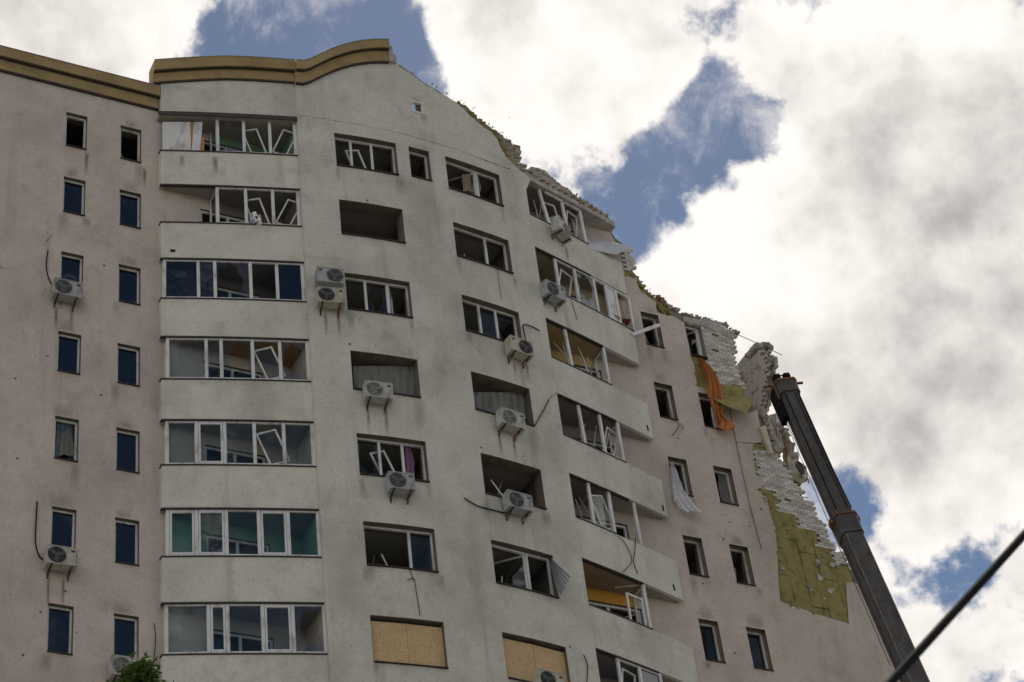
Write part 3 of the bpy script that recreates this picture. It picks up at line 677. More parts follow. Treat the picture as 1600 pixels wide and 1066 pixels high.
w = MB(); w.tube([P3(1146, 520, -.2), P3(1180, 535, -.15), P3(1222, 555, 0)], .012, 5); w.build('roof_rod', M['black'], bld)
slab('concrete_lintel', [(1068, 494, -.02), (1100, 501, -.02), (1146, 523, -.02), (1146, 530, -.02), (1100, 509, -.02), (1070, 502, -.02)], .1, M['concrete'])

# ------------------------------------------------------------------ window builder
ROOMC = {}
def room_mat(c):
    k = tuple(c)
    if k not in ROOMC: ROOMC[k] = mat('room_%d' % len(ROOMC), c, .95, 0, 1, .15, 1.2)
    return ROOMC[k]
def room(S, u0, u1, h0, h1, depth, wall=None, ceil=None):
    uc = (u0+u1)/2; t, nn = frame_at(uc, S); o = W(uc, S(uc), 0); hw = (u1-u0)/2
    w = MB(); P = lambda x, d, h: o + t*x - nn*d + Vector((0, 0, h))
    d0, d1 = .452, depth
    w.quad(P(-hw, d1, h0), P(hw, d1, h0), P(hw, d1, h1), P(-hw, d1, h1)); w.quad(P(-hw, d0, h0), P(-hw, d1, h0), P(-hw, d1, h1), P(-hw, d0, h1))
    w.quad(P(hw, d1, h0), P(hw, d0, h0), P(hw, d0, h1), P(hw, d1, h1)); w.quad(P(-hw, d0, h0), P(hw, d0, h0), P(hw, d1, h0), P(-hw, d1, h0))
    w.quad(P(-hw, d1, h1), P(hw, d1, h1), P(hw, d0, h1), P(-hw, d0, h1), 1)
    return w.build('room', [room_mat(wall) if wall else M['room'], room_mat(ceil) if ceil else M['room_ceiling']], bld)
def shards(w_, h_, k=1.0):
    """pane outline with a jagged hole knocked out of it"""
    hole = []; n = 22; cx, cz = w_*rnd.uniform(.42, .58), h_*rnd.uniform(.45, .6)
    for i in range(n):
        a = 6.2832*i/n; rr = k*rnd.uniform(.62, 1.0); hole.append((min(w_-.012, max(.012, cx+math.cos(a)*w_*.5*rr)), min(h_-.012, max(.012, cz+math.sin(a)*h_*.5*rr))))
    return hole
def window(S, u0, u1, h0, h1, bars=(), panes=None, depth=.2, t=.06, name='window', glass='glass', drop=(), sill=True, frame=True):
    """frame set back in its opening; panes: g glass, x gone, s shards, o open sash, l leaning loose sash"""
    uc = (u0+u1)/2; ax, nn = frame_at(uc, S); az = Vector((0, 0, 1)); wd = (u1-u0)-.012; ht = h1-h0-.012
    root = empty(name, None, bld); o = W(uc, S(uc), h0+.006) - ax*wd/2 - nn*depth
    if frame:
        w = MB(); w.rect(o, ax, az, nn, wd, ht, t, .07)
        for b in bars: w.obox(o+ax*wd*b+az*ht/2, ax*t*.6, nn*.034, az*(ht/2-t))
        w.build('frame', M['white'], root)
    if sill:
        w = MB(); w.obox(o+ax*wd/2+nn*(depth/2+.05)+az*.004, ax*(wd/2), nn*(depth/2+.01), az*.009); w.build('sill', M['dark'], root)
    xs = [0]+[b*wd for b in bars]+[wd]
    for _ in range(rnd.choice((1, 2, 3)) if 'x' in (panes or '') and wd > .6 and h1 > -1 else 0):
        a_ = o+ax*rnd.uniform(.1, wd-.1)-nn*rnd.uniform(.05, .3)+az*rnd.uniform(0, .05); b_ = a_+ax*rnd.uniform(-.5, .5)*min(wd, 1)+az*rnd.uniform(.25, ht*.75)-nn*rnd.uniform(0, .3)
        w = MB(); w.bar(a_, b_, rnd.uniform(.015, .05), .02); w.build('debris', M[rnd.choice(('white', 'wood', 'ac_grey', 'reveal'))], root)
    for i, st in enumerate(panes or 'g'*(len(xs)-1)):
        a, b = xs[i]+t*.8, xs[i+1]-t*.8; z0_, z1_ = t, ht-t; pw, ph = b-a, z1_-z0_
        po = o+ax*a+az*z0_
        if st == 'g':
            w = MB(); w.obox(po+ax*pw/2+az*ph/2, ax*pw/2, nn*.006, az*ph/2); w.build('pane', M[glass], root)
        elif st == 's':
            w = MB(); w.sheet(plane_fn(po, ax, az, nn), rect_poly(0, pw, 0, ph), [shards(pw, ph, .98)], .004, -.004); w.build('broken_pane', M['glass'], root)
        elif st in 'oO':
            an = R(-62 if st == 'o' else 48); base_ = po if st == 'o' else po+ax*pw; ax2 = (ax*math.cos(an)+nn*math.sin(an)) if st == 'o' else -(ax*math.cos(an)+nn*math.sin(an))
            w = MB(); ay2 = ax2.cross(az); w.rect(base_, ax2, az, ay2, pw, ph, .05, .05); sa = w.build('sash', M['white'], root)
            if st == 'O': w = MB(); w.obox(base_+ax2*pw/2+az*ph/2, ax2*(pw/2-.05), ay2*.005, az*(ph/2-.05)); w.build('pane', M['glass'], root)
        elif st == 'l':
            an = R(rnd.choice((-1, 1))*rnd.uniform(10, 22)); ax2 = ax*math.cos(an)+az*math.sin(an); az2 = -ax*math.sin(an)+az*math.cos(an); s_ = .8
            w = MB(); q = po+ax*(pw*.14 if an > 0 else 0)+az*(0 if an > 0 else pw*.3)-nn*.12; w.rect(q, ax2, az2, nn, pw*s_, ph*s_, .05, .05); w.build('sash', M['white'], root)
    return root

# left wing: two columns of narrow windows
LEFT_STATE = {('A', 6): 'x', ('B', 6): 'x', ('A', 2): 's'}
for n in range(lowest, 7):
    for nm, c in (('A', COL_A), ('B', COL_B)):
        st = LEFT_STATE.get((nm, n), 'g')
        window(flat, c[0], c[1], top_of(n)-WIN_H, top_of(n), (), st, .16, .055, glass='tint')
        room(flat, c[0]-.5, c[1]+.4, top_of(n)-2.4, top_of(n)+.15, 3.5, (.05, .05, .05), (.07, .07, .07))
# right wing
RS = {('C', 5): 'x', ('D', 5): 'O', ('C', 4): 'x', ('D', 4): 'x', ('C', 3): 'x', ('D', 3): 'x', ('C', 2): 'x', ('D', 2): 'x', ('C', 1): 'g', ('D', 1): 'g'}
for n in range(lowest, 6):
    for nm, c in (('C', COL_C), ('D', COL_D)):
        window(flat, c[0], c[1], 3*n-WIN_H, 3*n-(.03 if (nm, n) == ('D', 4) else 0), (), RS.get((nm, n), 'g'), .24, .055, glass='glass' if (nm, n) != ('C', 1) else 'glass')
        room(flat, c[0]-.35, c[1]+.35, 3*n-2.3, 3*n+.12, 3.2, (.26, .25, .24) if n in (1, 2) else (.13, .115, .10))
# bow
B1 = {6: ((.28, .62), 'xlx'), 5: ((), 'x'), 4: ((.33, .67), 'xso'), 3: ((), 'x'), 2: ((.34, .68), 'slx'), 1: ((.66,), 'xg'), 0: ((), 'x')}
B2 = {6: ((.62,), 'Ox'), 5: ((.62,), 'ox'), 4: ((.34, .64), 'xgs'), 3: ((), 'x'), 2: ((), 'x'), 1: ((.62,), 'Ox'), 0: ((), 'x')}
for n in range(lowest, 7):
    for c, tb in ((COL_1, B1), (COL_2, B2)):
        bars, st = tb.get(n, ((.5,), 'gg'))
        window(bow, c[0], c[1], top_bow(n)-WIN_H, top_bow(n), bars, st, .24, .06, frame=(n not in (5, 0, 3, 2) or (c is COL_1 and n == 2) or (c is COL_2 and n == 5)))
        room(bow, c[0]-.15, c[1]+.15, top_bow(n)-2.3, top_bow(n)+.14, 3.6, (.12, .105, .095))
window(bow, sm[0], sm[1], top_bow(6)-WIN_H*.93, top_bow(6), (), 'x', .24, .055); room(bow, sm[0]-.1, sm[1]+.1, top_bow(6)-2.3, top_bow(6)+.13, 3, (.13, .08, .06))
w = MB(); t_, n_ = frame_at(at[0], bow); w.rect(W(ATT[0]-.05, bow(at[0])-.02, ATT[2]-.05), t_, Vector((0, 0, 1)), n_, .44, .54, .07, .08); w.build('attic_window_frame', M['white'], bld)
# boarded openings: two OSB sheets in each
for c in (COL_1, COL_2):
    for a, b in ((c[0]+.01, (c[0]+c[1])/2-.004), ((c[0]+c[1])/2+.004, c[1]-.01)):
        w = MB(); w.box(a, b, -.14, -.125, -WIN_H+.015, -.10, bow); w.build('osb_sheet', M['osb'], bld)

# ------------------------------------------------------------------ balconies
def balcony_slab(mb, ua, ub, h0, h1, back=.003, inset=.02):
    n = 7; us = [ua+(ub-ua)*i/n for i in range(n+1)]
    for a, b in zip(us, us[1:]):
        mb.hexa([W(a, balc(a)-inset, h0), W(b, balc(b)-inset, h0), W(b, back, h0), W(a, back, h0), W(a, balc(a)-inset, h1), W(b, balc(b)-inset, h1), W(b, back, h1), W(a, back, h1)])
def strip(mb, ua, ub, o0, o1, h0, h1, n=7, S=balc):
    us = [ua+(ub-ua)*i/n for i in range(n+1)]
    for a, b in zip(us, us[1:]): mb.box(a, b, o0, o1, h0, h1, S)
def glazing(bal, n, posts, states, side_from=None, hb=None, tops=True, lean=None):
    """posts: u positions; states: one letter per pane"""
    h0 = 3*n-1.15; h1 = 3*n+.385; t = .075
    z = Vector((0, 0, 1))
    for i, u in enumerate(posts):
        w = MB(); lu = (lean or {}).get(i, 0.0)
        t_, nn = frame_at(u, balc); a = W(u, balc(u)-.07, h0); b = W(u+lu, balc(u)-.07, h1)
        w.bar(a, b, .095, .07, t_); w.build('post', M['white'], bal)
    for i, st in enumerate(states):
        ua, ub = posts[i]+.055, posts[i+1]-.055
        a = W(ua, balc(ua)-.07, h0); b = W(ub, balc(ub)-.07, h0); ax = (b-a); wd = ax.length; ax = ax/wd; nn = ax.cross(z); ht = h1-h0
        if st == '-': continue
        w = MB()
        w.obox(a+ax*wd/2+z*(t/2), ax*(wd/2+.0), nn*.03, z*t/2); w.build('rail', M['white'], bal); w = MB()
        if tops: w.obox(a+ax*wd/2+z*(ht-t/2), ax*(wd/2+.0), nn*.03, z*t/2)
        if tops: w.build('rail', M['white'], bal)
        po = a+z*t; pw, ph = wd, ht-2*t
        if st in 'gf':
            if st == 'f':
                w = MB(); w.rect(po+nn*.012, ax, z, nn, pw, ph, .055, .05); w.build('sash', M['white'], bal)
            w = MB(); w.obox(po+ax*pw/2+z*ph/2-nn*.01, ax*pw/2, nn*.005, z*ph/2); w.build('pane', M['glass'], bal)
        elif st == 'd':
            w = MB(); w.obox(po+ax*pw/2+z*ph/2-nn*.01, ax*pw/2, nn*.005, z*ph/2); w.build('pane', M['tint'], bal)
        elif st == 's':
            w = MB(); w.sheet(plane_fn(po, ax, z, nn), rect_poly(0, pw, 0, ph), [shards(pw, ph)], .004, -.004); w.build('broken_pane', M['glass'], bal)
        elif st in 'tT':            # sash torn off one hinge, leaning out
            an = R(19 if st == 't' else 17); ax2 = ax*math.cos(an)+z*math.sin(an); az2 = -ax*math.sin(an)+z*math.cos(an); nn2 = (nn+z*.12).normalized(); s_ = .84
            q = po+ax*(pw*.52 if st == 't' else pw*.22)-nn*.10
            w = MB(); w.rect(q, ax2, az2, nn, pw*.86, ph*s_, .05, .045); w.build('loose_sash', M['white'], bal)
            w = MB(); w.obox(q+ax2*pw*.43+az2*ph*s_/2, ax2*(pw*.43-.05), nn*.004, az2*(ph*s_/2-.05)); w.build('pane', M['glass'], bal)
        elif st in 'lk':            # bare loose sash
            an = R((12 if st == 'l' else -20)*rnd.uniform(.5, 1.4)); ax2 = ax*math.cos(an)+z*math.sin(an); az2 = -ax*math.sin(an)+z*math.cos(an)
            q = po+ax*(pw*.25 if st == 'l' else .0)+z*(0 if st == 'l' else pw*.3)-nn*.14
            w = MB(); w.rect(q, ax2, az2, nn, pw*.72, ph*.8, .045, .045); w.build('loose_sash', M['white'], bal)
        elif st == 'w':
            w = MB(); w.obox(po+ax*pw/2+z*ph/2-nn*.01, ax*pw/2, nn*.012, z*ph/2); w.build('infill_panel', M['white'], bal)
def side_glazing(bal, u, n, st='f'):
    """glazed return from the front back to the house wall"""
    h0 = 3*n-1.15; h1 = 3*n+.385; z = Vector((0, 0, 1)); a = W(u, .01, h0); b = W(u, balc(u)-.13, h0); ax = b-a; wd = ax.length; ax /= wd
    w = MB(); w.rect(a, ax, z, ax.cross(z), wd, h1-h0, .06, .05); w.build('return_frame', M['white'], bal)
LIN = {}
def lining(bal, n, ua, ub, c_wall, c_ceil, hole):
    """painted inside of a balcony: back wall, bow side, ceiling"""
    w = MB()
    h0, h1 = 3*n-2.4, 3*n+.392
    w.sheet(on(flat), rect_poly(ua, ub, h0, h1), [rect_poly(hole[0], hole[1], 3*n-1.5, 3*n-.02)], .012, .004)
    ue = ub if ua < AXIS else ua; sgn = -1 if ua < AXIS else 1
    w.hexa([W(ue+sgn*.004, .013, h0), W(ue+sgn*.012, .013, h0), W(ue+sgn*.012, balc(ue)-.16, h0), W(ue+sgn*.004, balc(ue)-.16, h0), W(ue+sgn*.004, .013, h1), W(ue+sgn*.012, .013, h1), W(ue+sgn*.012, balc(ue)-.16, h1), W(ue+sgn*.004, balc(ue)-.16, h1)])
    w.build('interior_lining', room_mat(c_wall), bal)
    w = MB(); balcony_slab(w, ua+(.0 if ua > AXIS else .08), ub-(.0 if ua < AXIS else .08), h1-.006, h1+.006, .014, .16); w.build('ceiling_lining', room_mat(c_ceil), bal)

def mid(x, y): return px(x, y, balc, -.07)[0]
LEFT = {6: ([340, 381, 421.6, 460.5], 213, 'slk', (.16, .27, .17), (.26, .25, .23)), 5: ([340, 384.4, 426.7, 466], 325, 'xlk', (.20, .17, .15), (.20, .19, .18)),
        4: ([257, 310, 336, 391.7, 433, 473], 440, 'ddsxd', (.12, .11, .11), (.16, .16, .17)), 3: ([262, 322.5, 346, 395, 438, 481], 565, 'ggsts', (.50, .45, .38), (.30, .19, .10)),
        2: ([261, 307, 351.4, 398, 444, 488.6], 696, 'gfgtg', (.47, .43, .36), (.33, .31, .29)), 1: ([262, 307, 354, 405, 451, 498], 837, 'ffgfg', (.17, .33, .25), (.22, .29, .28)),
        0: ([260, 326, 356, 411, 458.4, 507.6], 986, 'gfgfs', (.42, .38, .34), (.27, .28, .33))}
for n in range(-2, 7):
    bal = empty('balcony', None, bld)
    if n > -2:
        k = n-1
        w = MB(); h0, h1 = 3*k+.40, 3*k+1.80
        w.sheet(on(balc), rect_poly(BAL_L, BOW_L-.003, h0, h1), (), 0, -.12, ustep=.5)
        w.box(BAL_L, BAL_L+.12, .003, balc(BAL_L)-.125, h0, h1, flat); w.build('parapet', M['parapet'], bal)
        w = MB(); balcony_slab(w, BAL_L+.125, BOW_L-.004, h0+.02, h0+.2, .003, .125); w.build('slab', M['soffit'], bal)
        w = MB(); strip(w, BAL_L-.03, BOW_L-.006, -.14, .035, h1+.003, h1+.035); w.build('sill_flashing', M['dark'], bal)
        w = MB(); strip(w, BAL_L-.02, BOW_L-.006, -.10, .02, h0-.045, h0-.003); w.build('drip_edge', M['dark'], bal)
    posts, y, st, cw, cc_ = LEFT.get(n, ([260, 326, 356, 411, 458, 507], 986, 'ggggg', (.3, .3, .28), (.3, .3, .3)))
    P = [mid(x, y) for x in posts]
    glazing(bal, n, P, st)
    lining(bal, n, BAL_L+.13 if n < 5 else P[0], BOW_L, cw, cc_, BACK_L)
    side_glazing(bal, P[0], n)
    r_ = window(flat, BACK_L[0], BACK_L[1], 3*n-1.5, 3*n-.02, (.5,), 'gg' if n < 5 else 'xg', .1, .07, name='balcony_window', glass='tint')
    room(flat, BACK_L[0]-.3, BACK_L[1]+.3, 3*n-2.4, 3*n+.14, 3.2, (.10, .09, .085))
# canopy ledge over the top left balcony and the white panels beside its glazing
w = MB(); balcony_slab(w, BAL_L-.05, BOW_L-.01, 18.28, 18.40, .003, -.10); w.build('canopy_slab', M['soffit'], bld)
w = MB(); strip(w, BAL_L-.09, BOW_L-.005, .105, .14, 18.26, 18.42); strip(w, BAL_L-.09, BOW_L-.005, .02, .104, 18.405, 18.425); w.build('canopy_flashing', M['dark'], bld)
for xa, xb, xc, xd in ((253.5, 297, 254, 298.5), (303, 316.5, 299, 312)):
    a = [px(xa, 191, balc, -.07), px(xb, 191, balc, -.07), px(xd, 240, balc, -.07), px(xc, 240, balc, -.07)]
    w = MB(); w.sheet(on(balc), list(reversed(a)), (), -.06, -.075); w.build('cladding_panel', M['white'], bld)
for x0, x1, y0, y1 in ((297.5, 303, 191, 238), (314, 319, 215, 240)):
    a = px(x0, y0, balc, -.1); b = px(x1, y1, balc, -.1); w = MB(); w.box(a[0], b[0], -.13, -.09, b[1], a[1], balc); w.build('timber_batten', M['wood'], bld)
w = MB()
for _ in range(26): lump(w, W(mid(398+rnd.uniform(-7, 7), 340), .95+rnd.uniform(-.12, .12), 3*5-.98+rnd.uniform(-.2, .28)), rnd.uniform(.05, .12))
fo = w.build('crumpled_foil', mat('silver_foil', (.75, .75, .76), .18, .9, 9, .1, 3, .5, 1.0), None, origin=W(mid(398, 345), .9, 3*5-1.15)); tag(fo, 'crumpled silver foil behind the broken glazing of an upper left balcony', 'foil')

# right balconies
RIGHT = {6: ([(853.5, 324.6), (882.4, 332.5), (910.6, 351)], 'lk', (.34, .31, .27), (.22, .18, .15), {0: -.18, 1: -.06, 2: -.04}),
         5: ([(869, 422), (900, 443), (930, 458.5), (949.5, 471), (965, 480), (986, 491)], 'ksxwx', (.40, .33, .22), (.26, .22, .17), None),
         4: ([(889, 543), (946.5, 568.6)], '-', (.50, .38, .17), (.36, .27, .14), {0: -.06}),
         3: ([(909, 659), (940, 673.6), (969, 690.7)], '-k', (.27, .25, .23), (.20, .18, .17), {0: -.05}),
         2: ([(924, 793), (955, 800)], 't', (.33, .29, .25), (.17, .15, .14), None),
         1: ([(1011, 953)], '', (.56, .31, .05), (.30, .22, .15), None),
         0: ([(966.7, 1045), (1000, 1054), (1031, 1059)], 'kd', (.3, .28, .26), (.2, .2, .2), None)}
for n in range(-2, 7):
    bal = empty('balcony', None, bld); k = n-1
    w = MB(); h0, h1 = 3*k+.40, 3*k+1.80
    uend = BAL_R
    w.sheet(on(balc), rect_poly(BOW_R+.003, uend, h0, h1), (), 0, -.12, ustep=.5)
    w.box(uend-.12, uend, .003, balc(uend)-.125, h0, h1, flat); w.build('parapet', M['parapet'], bal)
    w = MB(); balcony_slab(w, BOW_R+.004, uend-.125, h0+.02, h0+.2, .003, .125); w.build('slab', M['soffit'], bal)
    posts, st, cw, cc_, lean = RIGHT.get(n, ([(966.7, 1045), (1031, 1059)], 'g', (.3, .3, .3), (.3, .3, .3), None))
    P = [mid(*q) for q in posts]
    w = MB(); strip(w, BOW_R+.006, (P[-1] if n not in (5,) else uend)+.05, -.14, .03, h1+.003, h1+.03); w.build('sill_flashing', M['dark'], bal)
    if n < 6: w = MB(); strip(w, BOW_R+.006, uend-1.6, -.10, .015, 3*n+.357, 3*n+.397); w.build('drip_edge', M['dark'], bal)
    glazing(bal, n, P, st, tops=(n in (6, 5, 0)), lean=lean)
    lining(bal, n, BOW_R, P[-1] if n != 5 else uend-.13, cw, cc_, BACK_R)
    if n not in (5, 2): side_glazing(bal, P[-1], n)
    window(flat, BACK_R[0], BACK_R[1], 3*n-1.5, 3*n-.02, (.4,), 'xx' if n > 1 else 'gO', .1, .08, name='balcony_window')
    room(flat, BACK_R[0]-.25, BACK_R[1]+.25, 3*n-2.4, 3*n+.14, 3.2, (.09, .08, .075))
    # extras
    if n == 2:
        u = mid(996, 818.7); w = MB(); w.tube([W(u, balc(u)-.08, 3*n-1.15), W(u-.02, balc(u)-.08, 3*n+.38)], .06, 10); w.build('support_post', M['white'], bal)
    if n == 1:
        u0_, u1_ = mid(982, 950), mid(1008, 955); t_, nn = frame_at((u0_+u1_)/2, balc); q = W(u0_, balc(u0_)-.09, 3*n-1.15)
        w = MB(); w.rect(q, t_, Vector((0, 0, 1)), nn, u1_-u0_, 1.0, .06, .05); w.build('standing_sash', M['white'], bal)
        w = MB(); w.bar(W(u0_, .3, 3*n+.35), W(u1_+.1, balc(u1_)-.1, 3*n+.38), .04, .04); w.build('ceiling_track', M['white'], bal)
    if n in (3, 4, 6, 2):
        for _ in range(9):
            ua = rnd.uniform(P[0]-.6, P[-1]-.1); w = MB(); a = W(ua, balc(ua)-.2-rnd.random()*.4, 3*n-1.1); b = W(ua+rnd.uniform(-.7, .7), balc(ua)-.2-rnd.random()*.4, 3*n+rnd.uniform(-.3, .35)); w.tube([a, (a+b)/2+Vector((rnd.uniform(-.12, .12), 0, rnd.uniform(-.1, .1))), b], rnd.uniform(.008, .018), 5); w.build('bent_trim', M[rnd.choice(('white', 'ac_grey', 'white', 'reveal'))], bal)
    if n == 5:
        for _ in range(5):
            ua = mid(rnd.uniform(935, 975), 470); w = MB(); lump(w, W(ua, balc(ua)-.3, 3*n-1.0+rnd.random()*.35), rnd.uniform(.12, .25)); w.build('torn_padding', M['red_cloth'] if _ % 2 else M['beige_cloth'], bal)
        w = MB(); q = P3(988, 523, balc(4.2)); e = P3(1030, 508, .15); w.bar(q, e, .12, .05); w.build('dangling_rail', M['white'], bal)
# roof slab over the top right balcony with broken masonry and wool on it
roof_top = rag(pxl([(829, 262), (850, 268), (868, 286), (885, 296), (905, 312), (930, 328), (950, 343), (961, 353)], balc, -.1), .05, 4)
w = MB(); w.sheet(on(balc), [(BOW_R+.01, 18.62)] + [(4.3, 18.62)] + list(reversed([p for p in roof_top if BOW_R < p[0] < 4.3 and p[1] > 18.66])), (), -.04, -.4, ustep=.6)
stub = w.build('broken_attic_wall', M['rubble'], bld)
w = MB(); balcony_slab(w, BOW_R+.01, BAL_R-.02, 18.40, 18.60, .0, -.06); w.build('roof_slab', M['concrete'], bld)
rb3 = MB(); scatter([(832, 266), (868, 288), (905, 314), (960, 354)], balc, -.4, -.02, 110, .02, .06, rb3, .0); tag(rb3.build('rubble', M['rubble'], bld), kind='stuff')
wb = []
for u in [x*.262 for x in range(2, 16)]:
    for q in range(3):
        hh = 18.66+q*.1
        if any(a[0] <= u+.1 <= b[0] and hh < min(a[1], b[1]) for a, b in zip(roof_top, roof_top[1:])): wb.append((u+(.13 if q % 2 else 0), balc(u)-.07+rnd.uniform(-.02, .02), hh, -.27+rnd.uniform(-.05, .05), 0))
place_bricks(wb, stub, 'brick_dirty')
slab('bent_tin_sheet', [(905, 386, .75), (938, 393, .55), (963, 398, .6), (986, 384, .3), (950, 377, .2), (918, 371, .3)], .015, M['tin'])
slab('roofing_shard', [(851, 266, .9), (852, 278, 1.0), (863, 287, .9), (858, 278, .9)], .02, M['tin'])

for x, y in ((1012, 669), (1036, 794), (1053, 918), (270, 392)):
    u, h = px(x, y, balc); w = MB(); w.box(u-.035, u+.035, -.01, .006, h-.11, h+.11, balc) if x > 300 else w.box(u-.07, u+.07, -.01, .006, h-.05, h+.05, balc); w.build('drain_slot', M['black'], bld)
# cracks in the render
def crack(pts, S, wdt):
    w = MB(); P = rag(pxl(pts, S), .02, 5)
    for a, b in zip(P, P[1:]):
        q = wdt*rnd.uniform(.4, 1.2); w.quad(W(a[0], S(a[0])+.003, a[1]-q), W(b[0], S(b[0])+.003, b[1]-q), W(b[0], S(b[0])+.003, b[1]+q*.3), W(a[0], S(a[0])+.003, a[1]+q*.3))
    w.build('crack', M['black'], bld)
crack([(466, 180), (520, 188), (580, 199), (640, 212), (700, 230), (745, 246)], bow, .010)
crack([(745, 246), (775, 257), (797, 264)], bow, .025)
crack([(832, 345), (838, 385), (845, 405)], balc, .012); crack([(871, 362), (876, 385), (880, 402)], balc, .010)
crack([(1150, 691), (1165, 692), (1190, 693)], flat, .02)
crack([(480, 402), (535, 406)], bow, .006); crack([(779, 422), (783, 470)], bow, .006)

# rust and damp runs on the render
def run(x, y, wpx, hpx, S):
    u, h = px(x, y, S); ww = wpx/48; hh = hpx/40
    me = bpy.data.meshes.new('rust_run'); vv = [W(u-ww/2, S(u-ww/2)+.004, h-hh), W(u+ww/2, S(u+ww/2)+.004, h-hh), W(u+ww/2, S(u+ww/2)+.004, h), W(u-ww/2, S(u-ww/2)+.004, h)]
    me.from_pydata([tuple(v-BASE) for v in vv], [], [(0, 1, 2, 3)]); uvl = me.uv_layers.new(name='UVMap')
    for i, c in enumerate(((0, 0), (1, 0), (1, 1), (0, 1))): uvl.data[i].uv = c
    me.materials.append(M['run']); o = bpy.data.objects.new('rust_run', me); col.objects.link(o); o.parent = bld
for a in ((336, 244, 9, 34, balc), (284, 243, 7, 22, balc), (508, 486, 6, 40, bow), (528, 486, 6, 44, bow), (574, 638, 6, 38, bow), (602, 638, 7, 42, bow), (780, 680, 6, 32, bow), (802, 684, 6, 36, bow), (822, 566, 6, 30, bow), (803, 566, 5, 26, bow),
          (76, 900, 5, 44, flat), (99, 903, 5, 42, flat), (88, 480, 6, 36, flat), (112, 482, 6, 36, flat), (135, 240, 6, 40, flat), (226, 262, 6, 40, flat), (884, 385, 7, 30, balc)): run(*a)

pits = MB()
for _ in range(150):
    S_, x_, y_ = rnd.choice(((bow, rnd.uniform(480, 900), rnd.uniform(180, 1060)), (flat, rnd.uniform(990, 1200), rnd.uniform(540, 1050)), (flat, rnd.uniform(0, 240), rnd.uniform(180, 1060)), (flat, rnd.uniform(1050, 1210), rnd.uniform(640, 1040))))
    u_, h_ = px(x_, y_, S_)
    if (S_ is bow and not (BOW_L+.1 < u_ < BOW_R-.1)) or (S_ is flat and BAL_L < u_ < BAL_R): continue
    if any(q[0][0]-.08 < u_ < q[1][0]+.08 and q[0][1]-.08 < h_ < q[2][1]+.08 for q in holesL+holesB+holesRc): continue
    r_ = rnd.choice((.012, .018, .025, .04)); k0 = len(pits.v); n__ = 7
    for i in range(n__): a_ = 6.2832*i/n__; rr = r_*rnd.uniform(.5, 1.3); pits.v.append(W(u_+math.cos(a_)*rr, S_(u_)+.004, h_+math.sin(a_)*rr))
    pits.f.append(tuple(range(k0, k0+n__))); pits.m.append(0)
tag(pits.build('shrapnel_pits', mat('pit_shadow', (.10, .09, .08), .95, .3, 30, .4, 9), bld), kind='stuff')
def smear(u, h, ww, hh, S, flip):
    me = bpy.data.meshes.new('soot_smear'); vv = [W(u-ww/2, S(u-ww/2)+.0045, h), W(u+ww/2, S(u+ww/2)+.0045, h), W(u+ww/2, S(u+ww/2)+.0045, h+hh), W(u-ww/2, S(u-ww/2)+.0045, h+hh)]
    me.from_pydata([tuple(v-BASE) for v in vv], [], [(0, 1, 2, 3)]); uvl = me.uv_layers.new(name='UVMap')
    for i, c in enumerate(((0, 1), (1, 1), (1, 0), (0, 0)) if flip else ((0, 0), (1, 0), (1, 1), (0, 1))): uvl.data[i].uv = c
    me.materials.append(M['soot']); o = bpy.data.objects.new('soot_smear', me); col.objects.link(o); o.parent = bld
for q in holesL[:]+holesB+holesR:
    if q[1][0]-q[0][0] > 1.75 and q[1][0]-q[0][0] < 1.9: continue          # balcony back windows
    if q[2][1] < -2: continue
    S_ = bow if BOW_L < q[0][0] < BOW_R else flat; uc_ = (q[0][0]+q[1][0])/2; wd_ = q[1][0]-q[0][0]
    if rnd.random() < .6: smear(uc_+rnd.uniform(-.2, .2)*wd_, q[2][1]+.01, wd_*rnd.uniform(.7, 1.2), rnd.uniform(.25, .6), S_, True)
    for e_ in (q[0][0], q[1][0]):
        if rnd.random() < .6: hh_ = rnd.uniform(.4, 1.1); smear(e_+rnd.uniform(-.08, .08), q[0][1]-hh_-.02, rnd.uniform(.15, .4), hh_, S_, False)
# loose wires and pipes on the facade
def wire(pts, S, o, r, name='loose_wire', m='black', parent=bld):
    P = []
    for q in pts:
        oo = q[2] if len(q) > 2 else o; u, h = px(q[0], q[1], S, oo); P.append(W(u, S(u)+oo, h))
    w = MB(); w.tube(smooth_line(P, 5), r, 6); return w.build(name, M[m], parent)
wire([(640, 889), (645, 903), (648, 908), (651, 930), (654, 945), (656, 962)], bow, .03, .010)
wire([(648, 906), (642, 904), (637, 907)], bow, .04, .010)
wire([(858, 624), (850, 640), (836, 665)], bow, .04, .016); wire([(858, 624), (871, 612)], bow, .04, .006)
wire([(1138, 628), (1150, 690), (1165, 760), (1178, 815), (1190, 858)], flat, .02, .008)
wire([(72, 378), (82, 366)], flat, .03, .006)
wire([(241, 974), (243, 1000), (240, 1034)], flat, .05, .012)
wire([(912, 1023), (918, 1040), (917, 1066)], bow, .04, .014)
wire([(893, 470), (902, 500)], balc, .02, .008); wire([(966, 838), (976, 848), (986, 868), (986, 880), (974, 893)], balc, .03, .010); wire([(993, 840), (992, 862), (990, 878), (997, 897)], balc, .03, .012)
wire([(1048, 655), (1061, 664), (1050, 681)], flat, .08, .012); wire([(777, 420), (783, 466)], bow, .012, .006)
wire([(833, 262), (846, 264), (851, 275)], balc, .1, .005)

